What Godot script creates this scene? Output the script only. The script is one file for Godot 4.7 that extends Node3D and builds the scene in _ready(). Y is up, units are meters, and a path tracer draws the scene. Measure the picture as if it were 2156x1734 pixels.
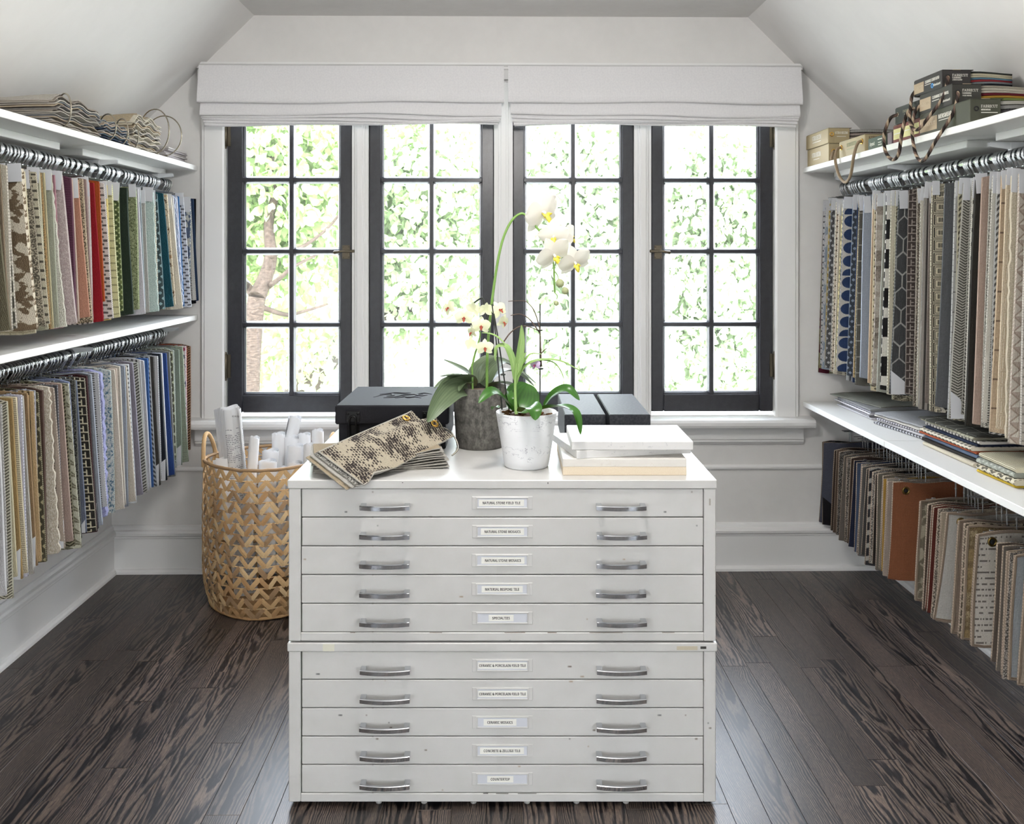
extends Node3D
# A fabric sample room under a roof: window wall ahead, hanging samples on both sides, a flat file cabinet in the middle.
# Room axes: x to the right, y up, the window wall at z = -4; the camera stands at x = 0, z = 0.

const YAW := 0.01606      # the camera looks this much to the right of the room's axis
const EYE := 1.335
const FOCAL := 2000.0
var rng := RandomNumberGenerator.new()
var noise := FastNoiseLite.new()
var taken := {}
var mats := {}
var meshes := {}

# ---------------------------------------------------------------- names and nodes
func numbered(n: String) -> String:
	var k: int = taken.get(n, 0)
	taken[n] = k + 1
	return n if k == 0 else "%s_%03d" % [n, k]

func tag(o: Node, label: String, category := "", group := "") -> Node:
	o.set_meta("label", label)
	if category: o.set_meta("category", category)
	if group: o.set_meta("group", group)
	return o

func thing(called: String, label: String, category: String, at := Vector3.ZERO, turn := 0.0, group := "") -> Node3D:
	var o := Node3D.new()
	o.name = numbered(called)
	add_child(o)
	o.position = at
	o.rotation.y = turn
	tag(o, label, category, group)
	return o

func part(called: String, mesh: Mesh, m: Material, parent: Node, at := Vector3.ZERO, turn := Vector3.ZERO) -> MeshInstance3D:
	var o := MeshInstance3D.new()
	o.name = called
	o.mesh = mesh
	if m: o.material_override = m
	o.position = at
	o.rotation = turn
	parent.add_child(o, true)
	return o

func holder(called: String, parent: Node, at := Vector3.ZERO, turn := Vector3.ZERO) -> Node3D:
	var o := Node3D.new()
	o.name = called
	o.position = at
	o.rotation = turn
	parent.add_child(o, true)
	return o

func struct(called: String, mesh: Mesh, m: Material, at := Vector3.ZERO, label := "") -> MeshInstance3D:
	var o := part(numbered(called), mesh, m, self, at)
	o.set_meta("kind", "structure")
	if label: o.set_meta("label", label)
	return o

func single(called: String, mesh: Mesh, m: Material, label: String, category: String, at := Vector3.ZERO, turn := Vector3.ZERO, group := "") -> MeshInstance3D:
	var o := part(numbered(called), mesh, m, self, at, turn)
	tag(o, label, category, group)
	return o

# ---------------------------------------------------------------- where things stand
func spot(px: float, py: float, d: float) -> Vector3:      # a point d metres ahead of the camera
	var xc := (px - 1078.0) / FOCAL * d
	return Vector3(xc * cos(YAW) + d * sin(YAW), EYE - (py - 532.0) / FOCAL * d, xc * sin(YAW) - d * cos(YAW))

func on_level(px: float, py: float, y: float) -> Vector3:   # a point of the level surface at height y
	return spot(px, py, (EYE - y) * FOCAL / (py - 532.0))

# ---------------------------------------------------------------- shapes
func begin() -> SurfaceTool:
	var st := SurfaceTool.new()
	st.begin(Mesh.PRIMITIVE_TRIANGLES)
	return st

func done(st: SurfaceTool) -> ArrayMesh:
	st.generate_normals()
	return st.commit()

func tri(st: SurfaceTool, a: Vector3, b: Vector3, c: Vector3) -> void:
	st.add_vertex(a); st.add_vertex(b); st.add_vertex(c)

func quad(st: SurfaceTool, a: Vector3, b: Vector3, c: Vector3, d: Vector3, ua := Vector2(0, 0), ub := Vector2(1, 0), uc := Vector2(1, 1), ud := Vector2(0, 1)) -> void:
	# clockwise seen from the front
	st.set_uv(ua); st.add_vertex(a)
	st.set_uv(ub); st.add_vertex(b)
	st.set_uv(uc); st.add_vertex(c)
	st.set_uv(ua); st.add_vertex(a)
	st.set_uv(uc); st.add_vertex(c)
	st.set_uv(ud); st.add_vertex(d)

# a box with chamfered edges, centred at c; texture coordinates in metres
func add_box(st: SurfaceTool, c: Vector3, s: Vector3, bev := 0.0, bs := Basis.IDENTITY, uo := Vector2.ZERO) -> void:
	var h := s * 0.5
	st.set_smooth_group(-1)
	var ax := [Vector3(1, 0, 0), Vector3(0, 1, 0), Vector3(0, 0, 1)]
	for i in 3:
		var j := (i + 1) % 3
		var k := (i + 2) % 3
		for sg in [-1.0, 1.0]:
			var n: Vector3 = ax[i] * sg
			var u: Vector3 = ax[j]
			var v: Vector3 = ax[k]
			if sg < 0: 
				var t := u; u = v; v = t
			var hu := absf(h.dot(u)) - bev
			var hv := absf(h.dot(v)) - bev
			var o := n * absf(h.dot(n))
			var a := o - u * hu - v * hv
			var b := o - u * hu + v * hv
			var d := o + u * hu + v * hv
			var e := o + u * hu - v * hv
			var vert_v := absf(v.y) > 0.5 or (absf(u.y) < 0.5 and absf(v.z) > 0.5)
			var q := []
			for p in [a, b, d, e]:
				var w := Vector2(p.dot(u), -p.dot(v)) if vert_v else Vector2(p.dot(v), -p.dot(u))
				q.append(w + uo)
			quad(st, c + bs * a, c + bs * b, c + bs * d, c + bs * e, q[0], q[1], q[2], q[3])
	if bev <= 0.0: return
	# edges
	for i in 3:
		var j := (i + 1) % 3
		var k := (i + 2) % 3
		for sj in [-1.0, 1.0]:
			for sk in [-1.0, 1.0]:
				var l: Vector3 = ax[i] * (h[i] - bev)
				var p: Vector3 = ax[j] * sj * h[j] + ax[k] * sk * (h[k] - bev)
				var q: Vector3 = ax[j] * sj * (h[j] - bev) + ax[k] * sk * h[k]
				var flip: bool = sj * sk > 0
				if flip: quad(st, c + bs * (p - l), c + bs * (p + l), c + bs * (q + l), c + bs * (q - l))
				else: quad(st, c + bs * (q - l), c + bs * (q + l), c + bs * (p + l), c + bs * (p - l))
	for sx in [-1.0, 1.0]:
		for sy in [-1.0, 1.0]:
			for sz in [-1.0, 1.0]:
				var g := Vector3(sx, sy, sz)
				var a := Vector3(g.x * h.x, g.y * (h.y - bev), g.z * (h.z - bev))
				var b := Vector3(g.x * (h.x - bev), g.y * h.y, g.z * (h.z - bev))
				var d := Vector3(g.x * (h.x - bev), g.y * (h.y - bev), g.z * h.z)
				if sx * sy * sz > 0: tri(st, c + bs * a, c + bs * d, c + bs * b)
				else: tri(st, c + bs * a, c + bs * b, c + bs * d)

func box(s: Vector3, bev := 0.0, uo := Vector2.ZERO) -> ArrayMesh:
	var key := "box%s_%s_%s" % [s, bev, uo]
	if not meshes.has(key):
		var st := begin()
		add_box(st, Vector3.ZERO, s, bev, Basis.IDENTITY, uo)
		meshes[key] = done(st)
	return meshes[key]

# box given by its two corners: returns [mesh, centre]
func slab(parent: Node, called: String, a: Vector3, b: Vector3, m: Material, bev := 0.0) -> MeshInstance3D:
	return part(called, box((b - a).abs(), bev), m, parent, (a + b) * 0.5)

func frame_at(t: Vector3, hint: Vector3) -> Basis:
	var z := t.normalized()
	var x := hint.cross(z)
	if x.length() < 0.01: x = Vector3(1, 0, 0.3).cross(z)
	x = x.normalized()
	return Basis(x, z.cross(x), z)

# a tube along points with a radius for each; sides may be squashed by flat
func add_tube(st: SurfaceTool, pts: Array, rad, sides := 8, cap := true, flat := 1.0, hint := Vector3(0.13, 0.21, 0.97), vlen := 1.0) -> void:
	st.set_smooth_group(0)
	var rings := []
	var run := 0.0
	var vs := []
	for i in pts.size():
		var t: Vector3 = pts[min(i + 1, pts.size() - 1)] - pts[max(i - 1, 0)]
		var f := frame_at(t, hint)
		var r: float = rad[i] if rad is Array else rad
		var ring := []
		for k in sides:
			var an := TAU * k / sides
			ring.append(pts[i] + f.x * cos(an) * r + f.y * sin(an) * r * flat)
		rings.append(ring)
		if i > 0: run += (pts[i] - pts[i - 1]).length()
		vs.append(run * vlen)
	for i in rings.size() - 1:
		for k in sides:
			var n := (k + 1) % sides
			var u0 := float(k) / sides
			var u1 := float(k + 1) / sides
			quad(st, rings[i][k], rings[i + 1][k], rings[i + 1][n], rings[i][n], Vector2(u0, vs[i]), Vector2(u0, vs[i + 1]), Vector2(u1, vs[i + 1]), Vector2(u1, vs[i]))
	if cap:
		st.set_smooth_group(1)
		for k in range(1, sides - 1):
			tri(st, rings[0][0], rings[0][k], rings[0][k + 1])
			tri(st, rings[-1][0], rings[-1][k + 1], rings[-1][k])

func tube(pts: Array, rad, sides := 8, cap := true, flat := 1.0, hint := Vector3(0.13, 0.21, 0.97)) -> ArrayMesh:
	var st := begin()
	add_tube(st, pts, rad, sides, cap, flat, hint)
	return done(st)

func curve(ctrl: Array, n: int) -> Array:      # Catmull-Rom through the points
	var out := []
	for i in ctrl.size() - 1:
		var a: Vector3 = ctrl[max(i - 1, 0)]
		var b: Vector3 = ctrl[i]
		var c: Vector3 = ctrl[i + 1]
		var d: Vector3 = ctrl[min(i + 2, ctrl.size() - 1)]
		for k in n:
			out.append(b.cubic_interpolate(c, a, d, float(k) / n))
	out.append(ctrl[-1])
	return out

# profile of (radius, height) turned round y
func add_lathe(st: SurfaceTool, prof: Array, seg := 32, c := Vector3.ZERO, sharp := false) -> void:
	var run := 0.0
	for i in prof.size() - 1:
		st.set_smooth_group(i if sharp else 0)
		var a: Vector2 = prof[i]
		var b: Vector2 = prof[i + 1]
		var r2 := run + (b - a).length()
		for k in seg:
			var t0 := TAU * k / seg
			var t1 := TAU * (k + 1) / seg
			var d0 := Vector3(cos(t0), 0, sin(t0))
			var d1 := Vector3(cos(t1), 0, sin(t1))
			var u0 := float(k) / seg
			var u1 := float(k + 1) / seg
			quad(st, c + d0 * a.x + Vector3(0, a.y, 0), c + d1 * a.x + Vector3(0, a.y, 0), c + d1 * b.x + Vector3(0, b.y, 0), c + d0 * b.x + Vector3(0, b.y, 0),
				Vector2(u0, run), Vector2(u1, run), Vector2(u1, r2), Vector2(u0, r2))
		run = r2

func lathe(prof: Array, seg := 32, sharp := false) -> ArrayMesh:
	var st := begin()
	add_lathe(st, prof, seg, Vector3.ZERO, sharp)
	return done(st)

# a surface from a grid of points (rows of columns), with texture coordinates in metres (su, sv scale)
func add_grid(st: SurfaceTool, g: Array, uv: Array = [], flip := false) -> void:
	for i in g.size() - 1:
		for j in g[i].size() - 1:
			var q := [Vector2(j, i), Vector2(j + 1, i), Vector2(j + 1, i + 1), Vector2(j, i + 1)] if uv.is_empty() else [uv[i][j], uv[i][j + 1], uv[i + 1][j + 1], uv[i + 1][j]]
			if flip: quad(st, g[i][j], g[i + 1][j], g[i + 1][j + 1], g[i][j + 1], q[0], q[3], q[2], q[1])
			else: quad(st, g[i][j], g[i][j + 1], g[i + 1][j + 1], g[i + 1][j], q[0], q[1], q[2], q[3])

# a sheet with thickness from a grid; edge goes to a second surface with another material
func sheet(g: Array, uv: Array, thick: float, face: Material, edge: Material) -> ArrayMesh:
	var rows := g.size()
	var cols: int = g[0].size()
	var back := []
	for i in rows:
		var r := []
		for j in cols:
			var du: Vector3 = g[i][min(j + 1, cols - 1)] - g[i][max(j - 1, 0)]
			var dv: Vector3 = g[min(i + 1, rows - 1)][j] - g[max(i - 1, 0)][j]
			r.append(g[i][j] + du.cross(dv).normalized() * thick)
		back.append(r)
	var st := begin()
	st.set_smooth_group(0)
	add_grid(st, g, uv)
	st.set_smooth_group(1)
	add_grid(st, back, uv, true)
	st.generate_normals()
	st.set_material(face)
	var m := st.commit()
	st = begin()
	st.set_smooth_group(0)
	var ring := []
	for j in cols: ring.append([g[0][j], back[0][j]])
	for i in range(1, rows): ring.append([g[i][cols - 1], back[i][cols - 1]])
	for j in range(cols - 2, -1, -1): ring.append([g[rows - 1][j], back[rows - 1][j]])
	for i in range(rows - 2, -1, -1): ring.append([g[i][0], back[i][0]])
	var run := 0.0
	for k in ring.size() - 1:
		var l: float = (ring[k + 1][0] - ring[k][0]).length() * 30.0
		quad(st, ring[k][0], ring[k][1], ring[k + 1][1], ring[k + 1][0], Vector2(run, 0), Vector2(run, 0.1), Vector2(run + l, 0.1), Vector2(run + l, 0))
		run += l
	st.generate_normals()
	st.set_material(edge)
	return st.commit(m)

func words(s: String, width: float, cap: float, m: Material, parent: Node, at: Vector3, turn := Vector3.ZERO, serif := false, bold := true, called := "lettering") -> void:
	if s == "~":      # a line of print too small to read
		part("print_line", box(Vector3(width, cap * 0.45, 0.0003)), m, parent, at, turn)
		return
	var key := "t%s%s%s" % [s, serif, bold]
	if not meshes.has(key):
		var f := SystemFont.new()
		f.font_names = PackedStringArray(["Droid Serif" if serif else "Droid Sans"])
		f.font_weight = 700 if bold else 400
		var t := TextMesh.new()
		t.font = f
		t.text = s
		t.font_size = 20
		t.pixel_size = 0.01
		t.depth = 0.006
		t.curve_step = 2.0
		meshes[key] = t
	var tm: TextMesh = meshes[key]
	var bb := tm.get_aabb()
	var o := part(called, tm, m, parent, at, turn)
	o.scale = Vector3(width / maxf(bb.size.x, 0.001), cap / maxf(bb.size.y, 0.001), 0.05)

# ---------------------------------------------------------------- materials
func mat(key: String, c: Color, rough := 0.6, metal := 0.0, spec := 0.5) -> StandardMaterial3D:
	if not mats.has(key):
		var m := StandardMaterial3D.new()
		m.resource_name = key
		m.albedo_color = c
		m.roughness = rough
		m.metallic = metal
		m.metallic_specular = spec
		mats[key] = m
	return mats[key]

func hexa(s: String) -> Color:
	return Color.html(s)

func as_texture(im: Image) -> ImageTexture:
	return ImageTexture.create_from_image(im)

func n2(x: float, y: float, f := 1.0) -> float:
	return noise.get_noise_2d(x * f, y * f)

func hash2(x: int, y: int) -> float:
	var h := (x * 374761393 + y * 668265263) & 0x7fffffff
	h = ((h ^ (h >> 13)) * 1274126177) & 0x7fffffff
	return float((h ^ (h >> 16)) & 0xffff) / 65535.0

# distance from the camera in mm | look | weave | colours | details
const RAIL_A := """
2310|fawn twill|diag|b9a684|cbb998||
2344|ivory linen|plain|d8d0bc|||t
2379|dark olive felt|plain|6d6750|||
2420|taupe suede|plain|8f7c66|||
2437|cream gauze|heather|e2dac4|||e
2453|pale sage dotted|dots|b9b69c|d2cfba||te
2524|cream with brown brush-stroke|brush|ddd3bd|75624a|8a775c|tk
2540|ivory fretwork|key|ddd4b4|b8ad8c||
2572|oatmeal heathered|tweed|b7a98e|cfc4ac|a39479|t
2589|olive and cream dash|dash|cfc8ae|5d5d45||
2609|pale sage plain|plain|c2c0a6|||t
2642|brown speckled tweed|tweed|7a5a42|c0975a|4b382c|
2658|straw linen|plain|c3b78e|||
2681|grey-mint linen|heather|b2b6a2|||t
2701|white curly boucle|boucle|e8e6da|b9b8a8||
2717|raspberry slub|plain|b5808c|||
2747|mauve-grey paisley|floral|b8a8a6|d2c6c2||t
2764|blue and white check|check|d9dce0|9aa7b8||t
2802|plum ribbed|rib|4a2638|6e3f55||
2819|rose beige plain|plain|c9b1a2|||
2862|peach plain|plain|c98e74|||t
2888|rust and tan speckle|tweed|a9744e|e0c9a6|8a5c48|
2908|dusty mauve|plain|a98d88|||
2932|white and rose striped|vstripe|e3d9d4|c09a98||t
2987|crimson red|plain|a81c26|||z
3003|burnt orange|plain|b9501e|||s
3037|white plum-flecked|dash|e4dcd6|9a7488|cdbfbd|
3078|pale yellow trellis|lattice|e6d494|c9b15c||t
3119|yellow-green woven|check|d8d5a4|8aa05e|b9bf82|t
3178|green lattice|lattice|c7cf9c|4b5a34|6f7d4a|t
3247|dark forest green|plain|2e3c30|||z
3307|sage with olive scroll|floral|a9b387|54603a|7f8b5e|t
3324|lavender gauze|heather|dcdbe6|||
3359|blue-grey plain|plain|a3b2b8|||t
3400|stone grey|plain|bab9b2|||t
3470|aqua nubbly|boucle|a9c4bf|cfe0da||t
3499|cream with black dashes|stitch|e0dcc8|2c3034||t
3523|navy and teal dotted|dots|2c5568|9cc0c8||
3583|teal solid|plain|1f5666|||z
3614|cream with brown branches|branch|e0d2b6|6a4a34|b08a64|
3634|sage muslin|plain|bcc2ac|||
3661|ivory heavy linen|plain|e6dfce|||tl
3677|white cotton|plain|ececea|||
3720|blue-white fluffy|fur|c9d2e4|8fa2c6||
3753|pale lavender|plain|cfd0e2|||t
3770|bright blue|plain|3f78b4|||
3798|white with blue dashes|dash|e2e6f0|6f86b4||t
3886|blue and cream ikat|ikat|52637f|c6c8c0|7c8aa0|t0
3910|white cord-edged|stitch|e0e0dc|7d848c||
3940|denim navy|plain|2f4468|||
3962|midnight black|plain|15171f|||0
"""
const RAIL_B := """
2323|olive canvas|plain|8f865e|||
2362|grey wool|heather|a5a5a8|||b
2393|white oxford|plain|dcdcde|||
2418|grey overlocked|stitch|b5b2ad|7f7c78||
2439|cream herringbone|herring|dcd6bc|9c9678||l
2455|pale straw|plain|cfc5a2|||
2472|golden tan|plain|a98a55|||b
2488|cream corded|rib|e2d6b4|b8a878||
2505|biscuit|plain|c4a67c|||
2521|lilac-edged grey|stitch|cfcfe0|9a98a6||
2538|dove grey|plain|b4b0a8|||
2554|caramel brown|plain|9c7d58|||b
2571|camel|plain|b8966a|||
2587|honey ticking|vstripe|c6a87a|a88758||
2604|grey-lavender woven|diag|8f8fa0|c8c8d6||b
2620|olive dotted|dots|837a58|b5ab84||
2644|dark chocolate|plain|5d463c|||
2672|white shaggy|fur|e2dcce|b8ab94||
2689|taupe plain|plain|957f6d|||
2706|stitched tan-grey|stitch|b5a596|7f7064||b
2722|charcoal stitched|stitch|4d4d56|b4b4bc||
2739|mauve sateen|plain|b59c90|||
2762|olive chevron|chevron|8a8468|5e5a44||
2784|sage leaf-print|leaf|c3c2ae|77745f||l
2811|periwinkle blue|plain|8390b4|||
2830|dark flecked tweed|tweed|3d3d3c|76766f|2c2c2e|
2859|denim blue-grey|heather|6c7488|||b
2901|cream and black fretwork|key|2f2c28|d9d0b0||
2918|deep maroon|plain|452427|||
2942|black speckled|tweed|1f1f21|55565a|111113|b
2962|pale steel|plain|aab2c0|||
2987|silver beaded|stitch|c6c8cc|74767c||s
3048|lavender furry|fur|b9bbe4|8388bc||k
3108|blue toile on cream|toile|d6dad0|54788c|8aa4ac|
3124|cream twill|plain|d9cfc0|||
3141|blush muslin|plain|d6c4b6|||
3162|warm ivory|plain|cfc8bc|||
3210|heathered blue-grey|heather|9fa8b8|||
3227|oat linen|plain|d6ccbc|||
3247|white and blue striped|hstripe|dfe4ea|7fa0bc||
3272|mauve-grey wool|plain|8f8a98|||
3294|bright white selvedged|plain|e8e8ea|||b
3328|grey zigzag|chevron|bfbfb6|6f7068||
3350|black and white corded|vstripe|2a2a2e|c9c9cc||
3377|pearl grey carded|plain|c9cbd2|||b
3418|cobalt blue|plain|3a64a8|||z
3446|slate patterned|diag|6f747a|a9adb2||
3489|charcoal suede|plain|4a4744|||b
3518|white overcast-edge|stitch|d4d6dc|85888e||
3548|ink navy|plain|262c36|||b
3568|snow white|plain|e4e6ea|||
3603|royal blue|plain|2c4a92|||
3634|flint grey|plain|8a8d88|||
3666|olive tweed|tweed|6c6852|98937a|4f4c3c|
3693|green dotted|dots|5f8a3a|dfe8c8||s
3714|seafoam flecked|tweed|a9bdb4|d3ded8|8aa096|
3775|sage plain|plain|8f9e90|||b
3815|pale sage ribbed|rib|aab8a2|93a28c||
3850|pink and navy floral|branch|e2d6d8|2c3454|b0506a|
3874|rust red|plain|9a4a34|||0
3904|brown tiger-striped|chevron|b58a6a|4a3026||0s
"""
const RAIL_C := """
2386|ecru linen|plain|d2c6b2|||t
2425|dove basketweave|check|d0cac0|a39a90||t
2472|taupe faceted diamond|facets|dcd5c8|a08e80|b7a698|t
2504|cream boucle|boucle|e2d8c2|c6b99e||t
2527|tan square-spiral|nested|c9b597|e0d2ba||t
2559|bamboo tan|bamboo|cdb596|7f6a58||t
2575|silver slanted|diag|d2d2d0|8f8f92||t
2593|stitched stripe|stitch|dcd8cc|47454a||t
2621|ivory and black flecked|tweed|e0dcce|4d4a46|a5a095|t
2642|rose-beige plain|plain|c4a898|||
2681|olive-black felt|plain|3a3833|||t
2698|white pin-dotted|dots|d5d2c6|3f3d38||t
2714|stone chevron|chevron|a8a49a|76736c||t
2767|grey diagonal weave|herring|c4c0b4|4f4e49||tfb
2787|olive twisted cord|diag|8e8668|c6bfa2||t
2819|pale grey windowpane|plaid|b7b8b6|5c5e60||t
2861|slate grey|plain|65686c|||
2883|black cow-print|brush|cfc8b8|2e2d2c||
2952|cream and black nested squares|nested|e4dabd|2c2a29||t
2988|cocoa ribbed|rib|554a46|948880||t
3005|grey pinstripe|vstripe|4a4648|a8a29c||t
3029|black rope-laddered|ladder|d9d3c4|1f1f22||t
3077|brown nubby tweed|tweed|4a4039|b4a797|74675c|t
3120|brown fretwork|key|4b423f|a79c94||
3190|charcoal hexagon-lined|hexes|47494b|a9a9a4||tfb
3228|khaki nailhead|tweed|9c9478|c8c0a4|857d64|t
3264|black laddered|ladder|e0d9c2|2a2a2c||t
3304|black and white block|blocks|e2e0d8|242426||t
3320|pale grey-green|plain|b9bcb0|||t
3387|grey-brown brushed bars|bars|cfc6ba|6e635a|a2978c|t
3404|buff gauze|dash|e0d2ae|c4ae7c||t
3421|peach slub|plain|dcc0a0|||t
3447|white black-dotted|dots|dad6ce|3a3836||t
3524|light blue-grey|heather|a9b2c2|||t
3547|grey lattice-line|plaid|8f8d82|d6d2c2||t
3566|tan and olive weave|check|c2a878|7d6e4a||
3582|deep navy|plain|2a3c62|||t
3609|blue-black dotted|dots|262c3a|9fb0c8||t
3625|grey chalkstripe|vstripe|9a9da2|d0d2d6||t
3708|cream with navy oval|ovals|cfcac0|2c3f68||t
3744|straw camouflage|brush|d8c68e|6b6a48|a69a68|t
3781|cream pique|stitch|e2d8c4|b8a890||t
3802|rust basketweave|dash|ddcdb8|b0806a|c8a890|t
3823|black striped|hstripe|2c2c30|d8d4c8||
3845|grey pinhead|dots|8f9299|c9cbd0||t
3901|mustard zigzag|zigzag|e4dcc0|b8973e||t
3932|white and sky mottled|ikat|e4e6ea|a8b8cc||t
3947|black and white ikat|dash|e2e2e4|26262c||t
3962|maroon patchwork|blocks|5c1f30|8f8a60|2b2a30|
"""
const RAIL_D := """
2403|stone tan|plain|a8988a|||
2440|buff linen|heather|b8a895|||B
2488|pale blue-grey|heather|b3b9be|||gB
2504|ash bound|tweed|8a8078|b8aea4|6c645c|
2523|mushroom|plain|9a8c7e|||B
2544|pewter|plain|7c736a|||
2573|taupe suede|plain|6d6056|||
2681|ivory open-weave|gauze|d2cbc0|77706a|a8a198|gB
2733|gold-brown shimmering|bars|a58a5c|d0bc92|6e5a3e|B
2761|cream-barred brown|dash|7a6a58|c8b89e||
2790|rosy tan|plain|a08a78|||B
2870|white felt|heather|cfcdc6|||gBfz
2898|wheat bound|plain|b5a48e|||
2917|sandstone slub|tweed|a59684|c8baa8|887a6a|
2939|mahogany|plain|6a3028|||
2959|brick red leather|plain|7c3a2e|||
2985|dark walnut striped|bars|5c4c42|7a685a|4a3c34|
3039|mottled lichen and cream|ikat|b5ab94|7d7360|9c917c|Bz
3256|rust red chenille|heather|96593a|||gz
3288|pinkish stone|heather|b3a396|||
3308|oyster|heather|b9b0a4|||
3324|yellow ochre|plain|c2963e|||
3353|moss taupe|plain|8a8071|||
3387|lichen grey|heather|7d776a|||
3412|espresso black|plain|332d2b|||
3447|cream flecked tweed|tweed|b9ae9e|dcd4c8|857a6c|
3474|zebra-striped black|wide|3a3a3e|b4b0a8||l
3496|graphite|plain|4f4d4c|||
3528|smoke grey|plain|6e6c6a|||
3552|greige overcast|tweed|9a9288|c6beb4|7c746a|
3580|denim blue|heather|4f6080|||
3609|midnight navy|plain|2b3148|||
3653|cocoa|plain|5a4a42|||
3683|fawn marl|tweed|8a8076|b4aaa0|6a6058|
3718|warm grey|plain|7d746c|||
3765|grey-brown marl|tweed|6f6963|97918a|55504b|
3791|umber stitched|plain|6e5b4e|||
3818|dark brown|plain|4a3c34|||
3947|slate-blue heathered|heather|5f6374|||
3962|black wool|plain|2a292c|||0
"""

# ---------------------------------------------------------------- the scene
func _ready() -> void:
	var t0 := Time.get_ticks_msec()
	rng.seed = 20240611
	noise.seed = 7
	noise.frequency = 0.05
	noise.noise_type = FastNoiseLite.TYPE_SIMPLEX_SMOOTH
	# camera: level, with a falling front so that uprights stay upright
	var cam := Camera3D.new()
	cam.name = "camera"
	add_child(cam)
	cam.position = Vector3(0, EYE, 0)
	cam.rotation.y = -YAW
	cam.projection = Camera3D.PROJECTION_FRUSTUM
	cam.near = 0.05
	cam.far = 200.0
	cam.size = 1734.0 / FOCAL * cam.near
	cam.frustum_offset = Vector2(0, -(867.0 - 532.0) / FOCAL * cam.near)
	cam.current = true
	# bright hazy daylight
	var env := Environment.new()
	env.background_mode = Environment.BG_SKY
	var sky := Sky.new()
	var sm := ProceduralSkyMaterial.new()
	sm.sky_top_color = Color(0.91, 0.95, 1.0)
	sm.sky_horizon_color = Color(1.0, 1.0, 1.0)
	sm.ground_bottom_color = Color(0.6, 0.62, 0.58)
	sm.ground_horizon_color = Color(0.85, 0.86, 0.84)
	sm.sky_energy_multiplier = 5.0
	sm.ground_energy_multiplier = 2.0
	sky.sky_material = sm
	env.sky = sky
	env.tonemap_mode = Environment.TONE_MAPPER_LINEAR
	env.tonemap_exposure = 0.535
	env.sdfgi_enabled = true
	env.ssao_enabled = true
	env.ssil_enabled = true
	var we := WorldEnvironment.new()
	we.name = "daylight"
	we.environment = env
	add_child(we)
	# high sun from behind the house: it lights the garden and stays off the windows
	var sun := DirectionalLight3D.new()
	sun.name = "sun"
	add_child(sun)
	sun.look_at_from_position(Vector3.ZERO, Vector3(0.0, -0.78, -0.62), Vector3.UP)
	sun.light_energy = 3.0
	sun.light_color = Color(1.0, 0.97, 0.92)
	sun.light_angular_distance = 0.6
	sun.shadow_enabled = true
	make_grain()
	mat("wire_chrome", Color(0.74, 0.75, 0.76), 0.24, 1.0)
	ceiling_globe(Vector3(0.02, 2.00, -1.98), "opal glass globe lamp hung close to the ceiling over the cabinet", 2.0)
	ceiling_globe(Vector3(0.02, 2.00, 0.90), "opal glass globe lamp hung close to the ceiling behind the viewer", 1.0)
	build_room()
	build_windows()
	build_shades()
	build_outdoors()
	print("room ", Time.get_ticks_msec() - t0)
	build_cabinets()
	build_table_things()
	build_swatch_book()
	build_basket()
	build_orchids()
	print("centre ", Time.get_ticks_msec() - t0)
	build_side_fixtures()
	hang_rail("A", RAIL_A)
	hang_rail("B", RAIL_B)
	hang_rail("C", RAIL_C)
	hang_rail("D", RAIL_D)
	print("rails ", Time.get_ticks_msec() - t0)
	build_swatch_stacks()
	build_fabric_piles()
	build_sample_books()
	print("done ", Time.get_ticks_msec() - t0)

func ceiling_globe(at: Vector3, label: String, energy: float) -> void:
	var t := thing("globe_lamp", label, "lamp", at, 0.0, "ceiling globe lamps")
	var opal := mat("opal_glass", Color(0.95, 0.94, 0.92), 0.4)
	opal.emission_enabled = true
	opal.emission = Color(1.0, 0.96, 0.91)
	opal.emission_energy_multiplier = 1.5
	var prof := []
	for i in 13: prof.append(Vector2(0.11 * sin(PI * i / 12.0 + 0.0001), -0.11 * cos(PI * i / 12.0)))
	part("shade", lathe(prof, 28), opal, t)
	part("stem", tube([Vector3(0, 0.105, 0), Vector3(0, 0.32, 0)], 0.012, 12), mat("rod_chrome", Color(0.74, 0.75, 0.76), 0.16, 1.0), t)
	part("ceiling_rose", lathe([Vector2(0, 0.31), Vector2(0.055, 0.312), Vector2(0.06, 0.33), Vector2(0, 0.33)], 24), mat("rod_chrome", Color.WHITE), t)
	var l := OmniLight3D.new()
	l.name = "lamp_light"
	l.light_energy = energy
	l.light_color = Color(1.0, 0.985, 0.968)
	l.light_size = 0.11
	l.omni_range = 12.0
	l.omni_attenuation = 2.0
	l.shadow_enabled = true
	t.add_child(l)

# ---------------------------------------------------------------- the room
const WX0 := -1.611
const WX1 := 1.661
const WZ := -4.0
const RZ := 4.2

# a profile of (outward, height) points swept from a to b
func molding(prof: Array, a: Vector3, b: Vector3, out: Vector3) -> ArrayMesh:
	var st := begin()
	st.set_smooth_group(-1)
	var n := prof.size()
	for i in n:
		var p: Vector2 = prof[i]
		var q: Vector2 = prof[(i + 1) % n]
		var v0 := out * p.x + Vector3(0, p.y, 0)
		var v1 := out * q.x + Vector3(0, q.y, 0)
		quad(st, a + v0, b + v0, b + v1, a + v1)
	for i in range(1, n - 1):
		for e in [a, b]:
			tri(st, e + out * prof[0].x + Vector3(0, prof[0].y, 0), e + out * prof[i].x + Vector3(0, prof[i].y, 0), e + out * prof[i + 1].x + Vector3(0, prof[i + 1].y, 0))
	return done(st)

func many(boxes: Array, bev := 0.0) -> ArrayMesh:
	var st := begin()
	for b in boxes: add_box(st, (b[0] + b[1]) * 0.5, (b[1] - b[0]).abs(), bev)
	return done(st)

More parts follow.
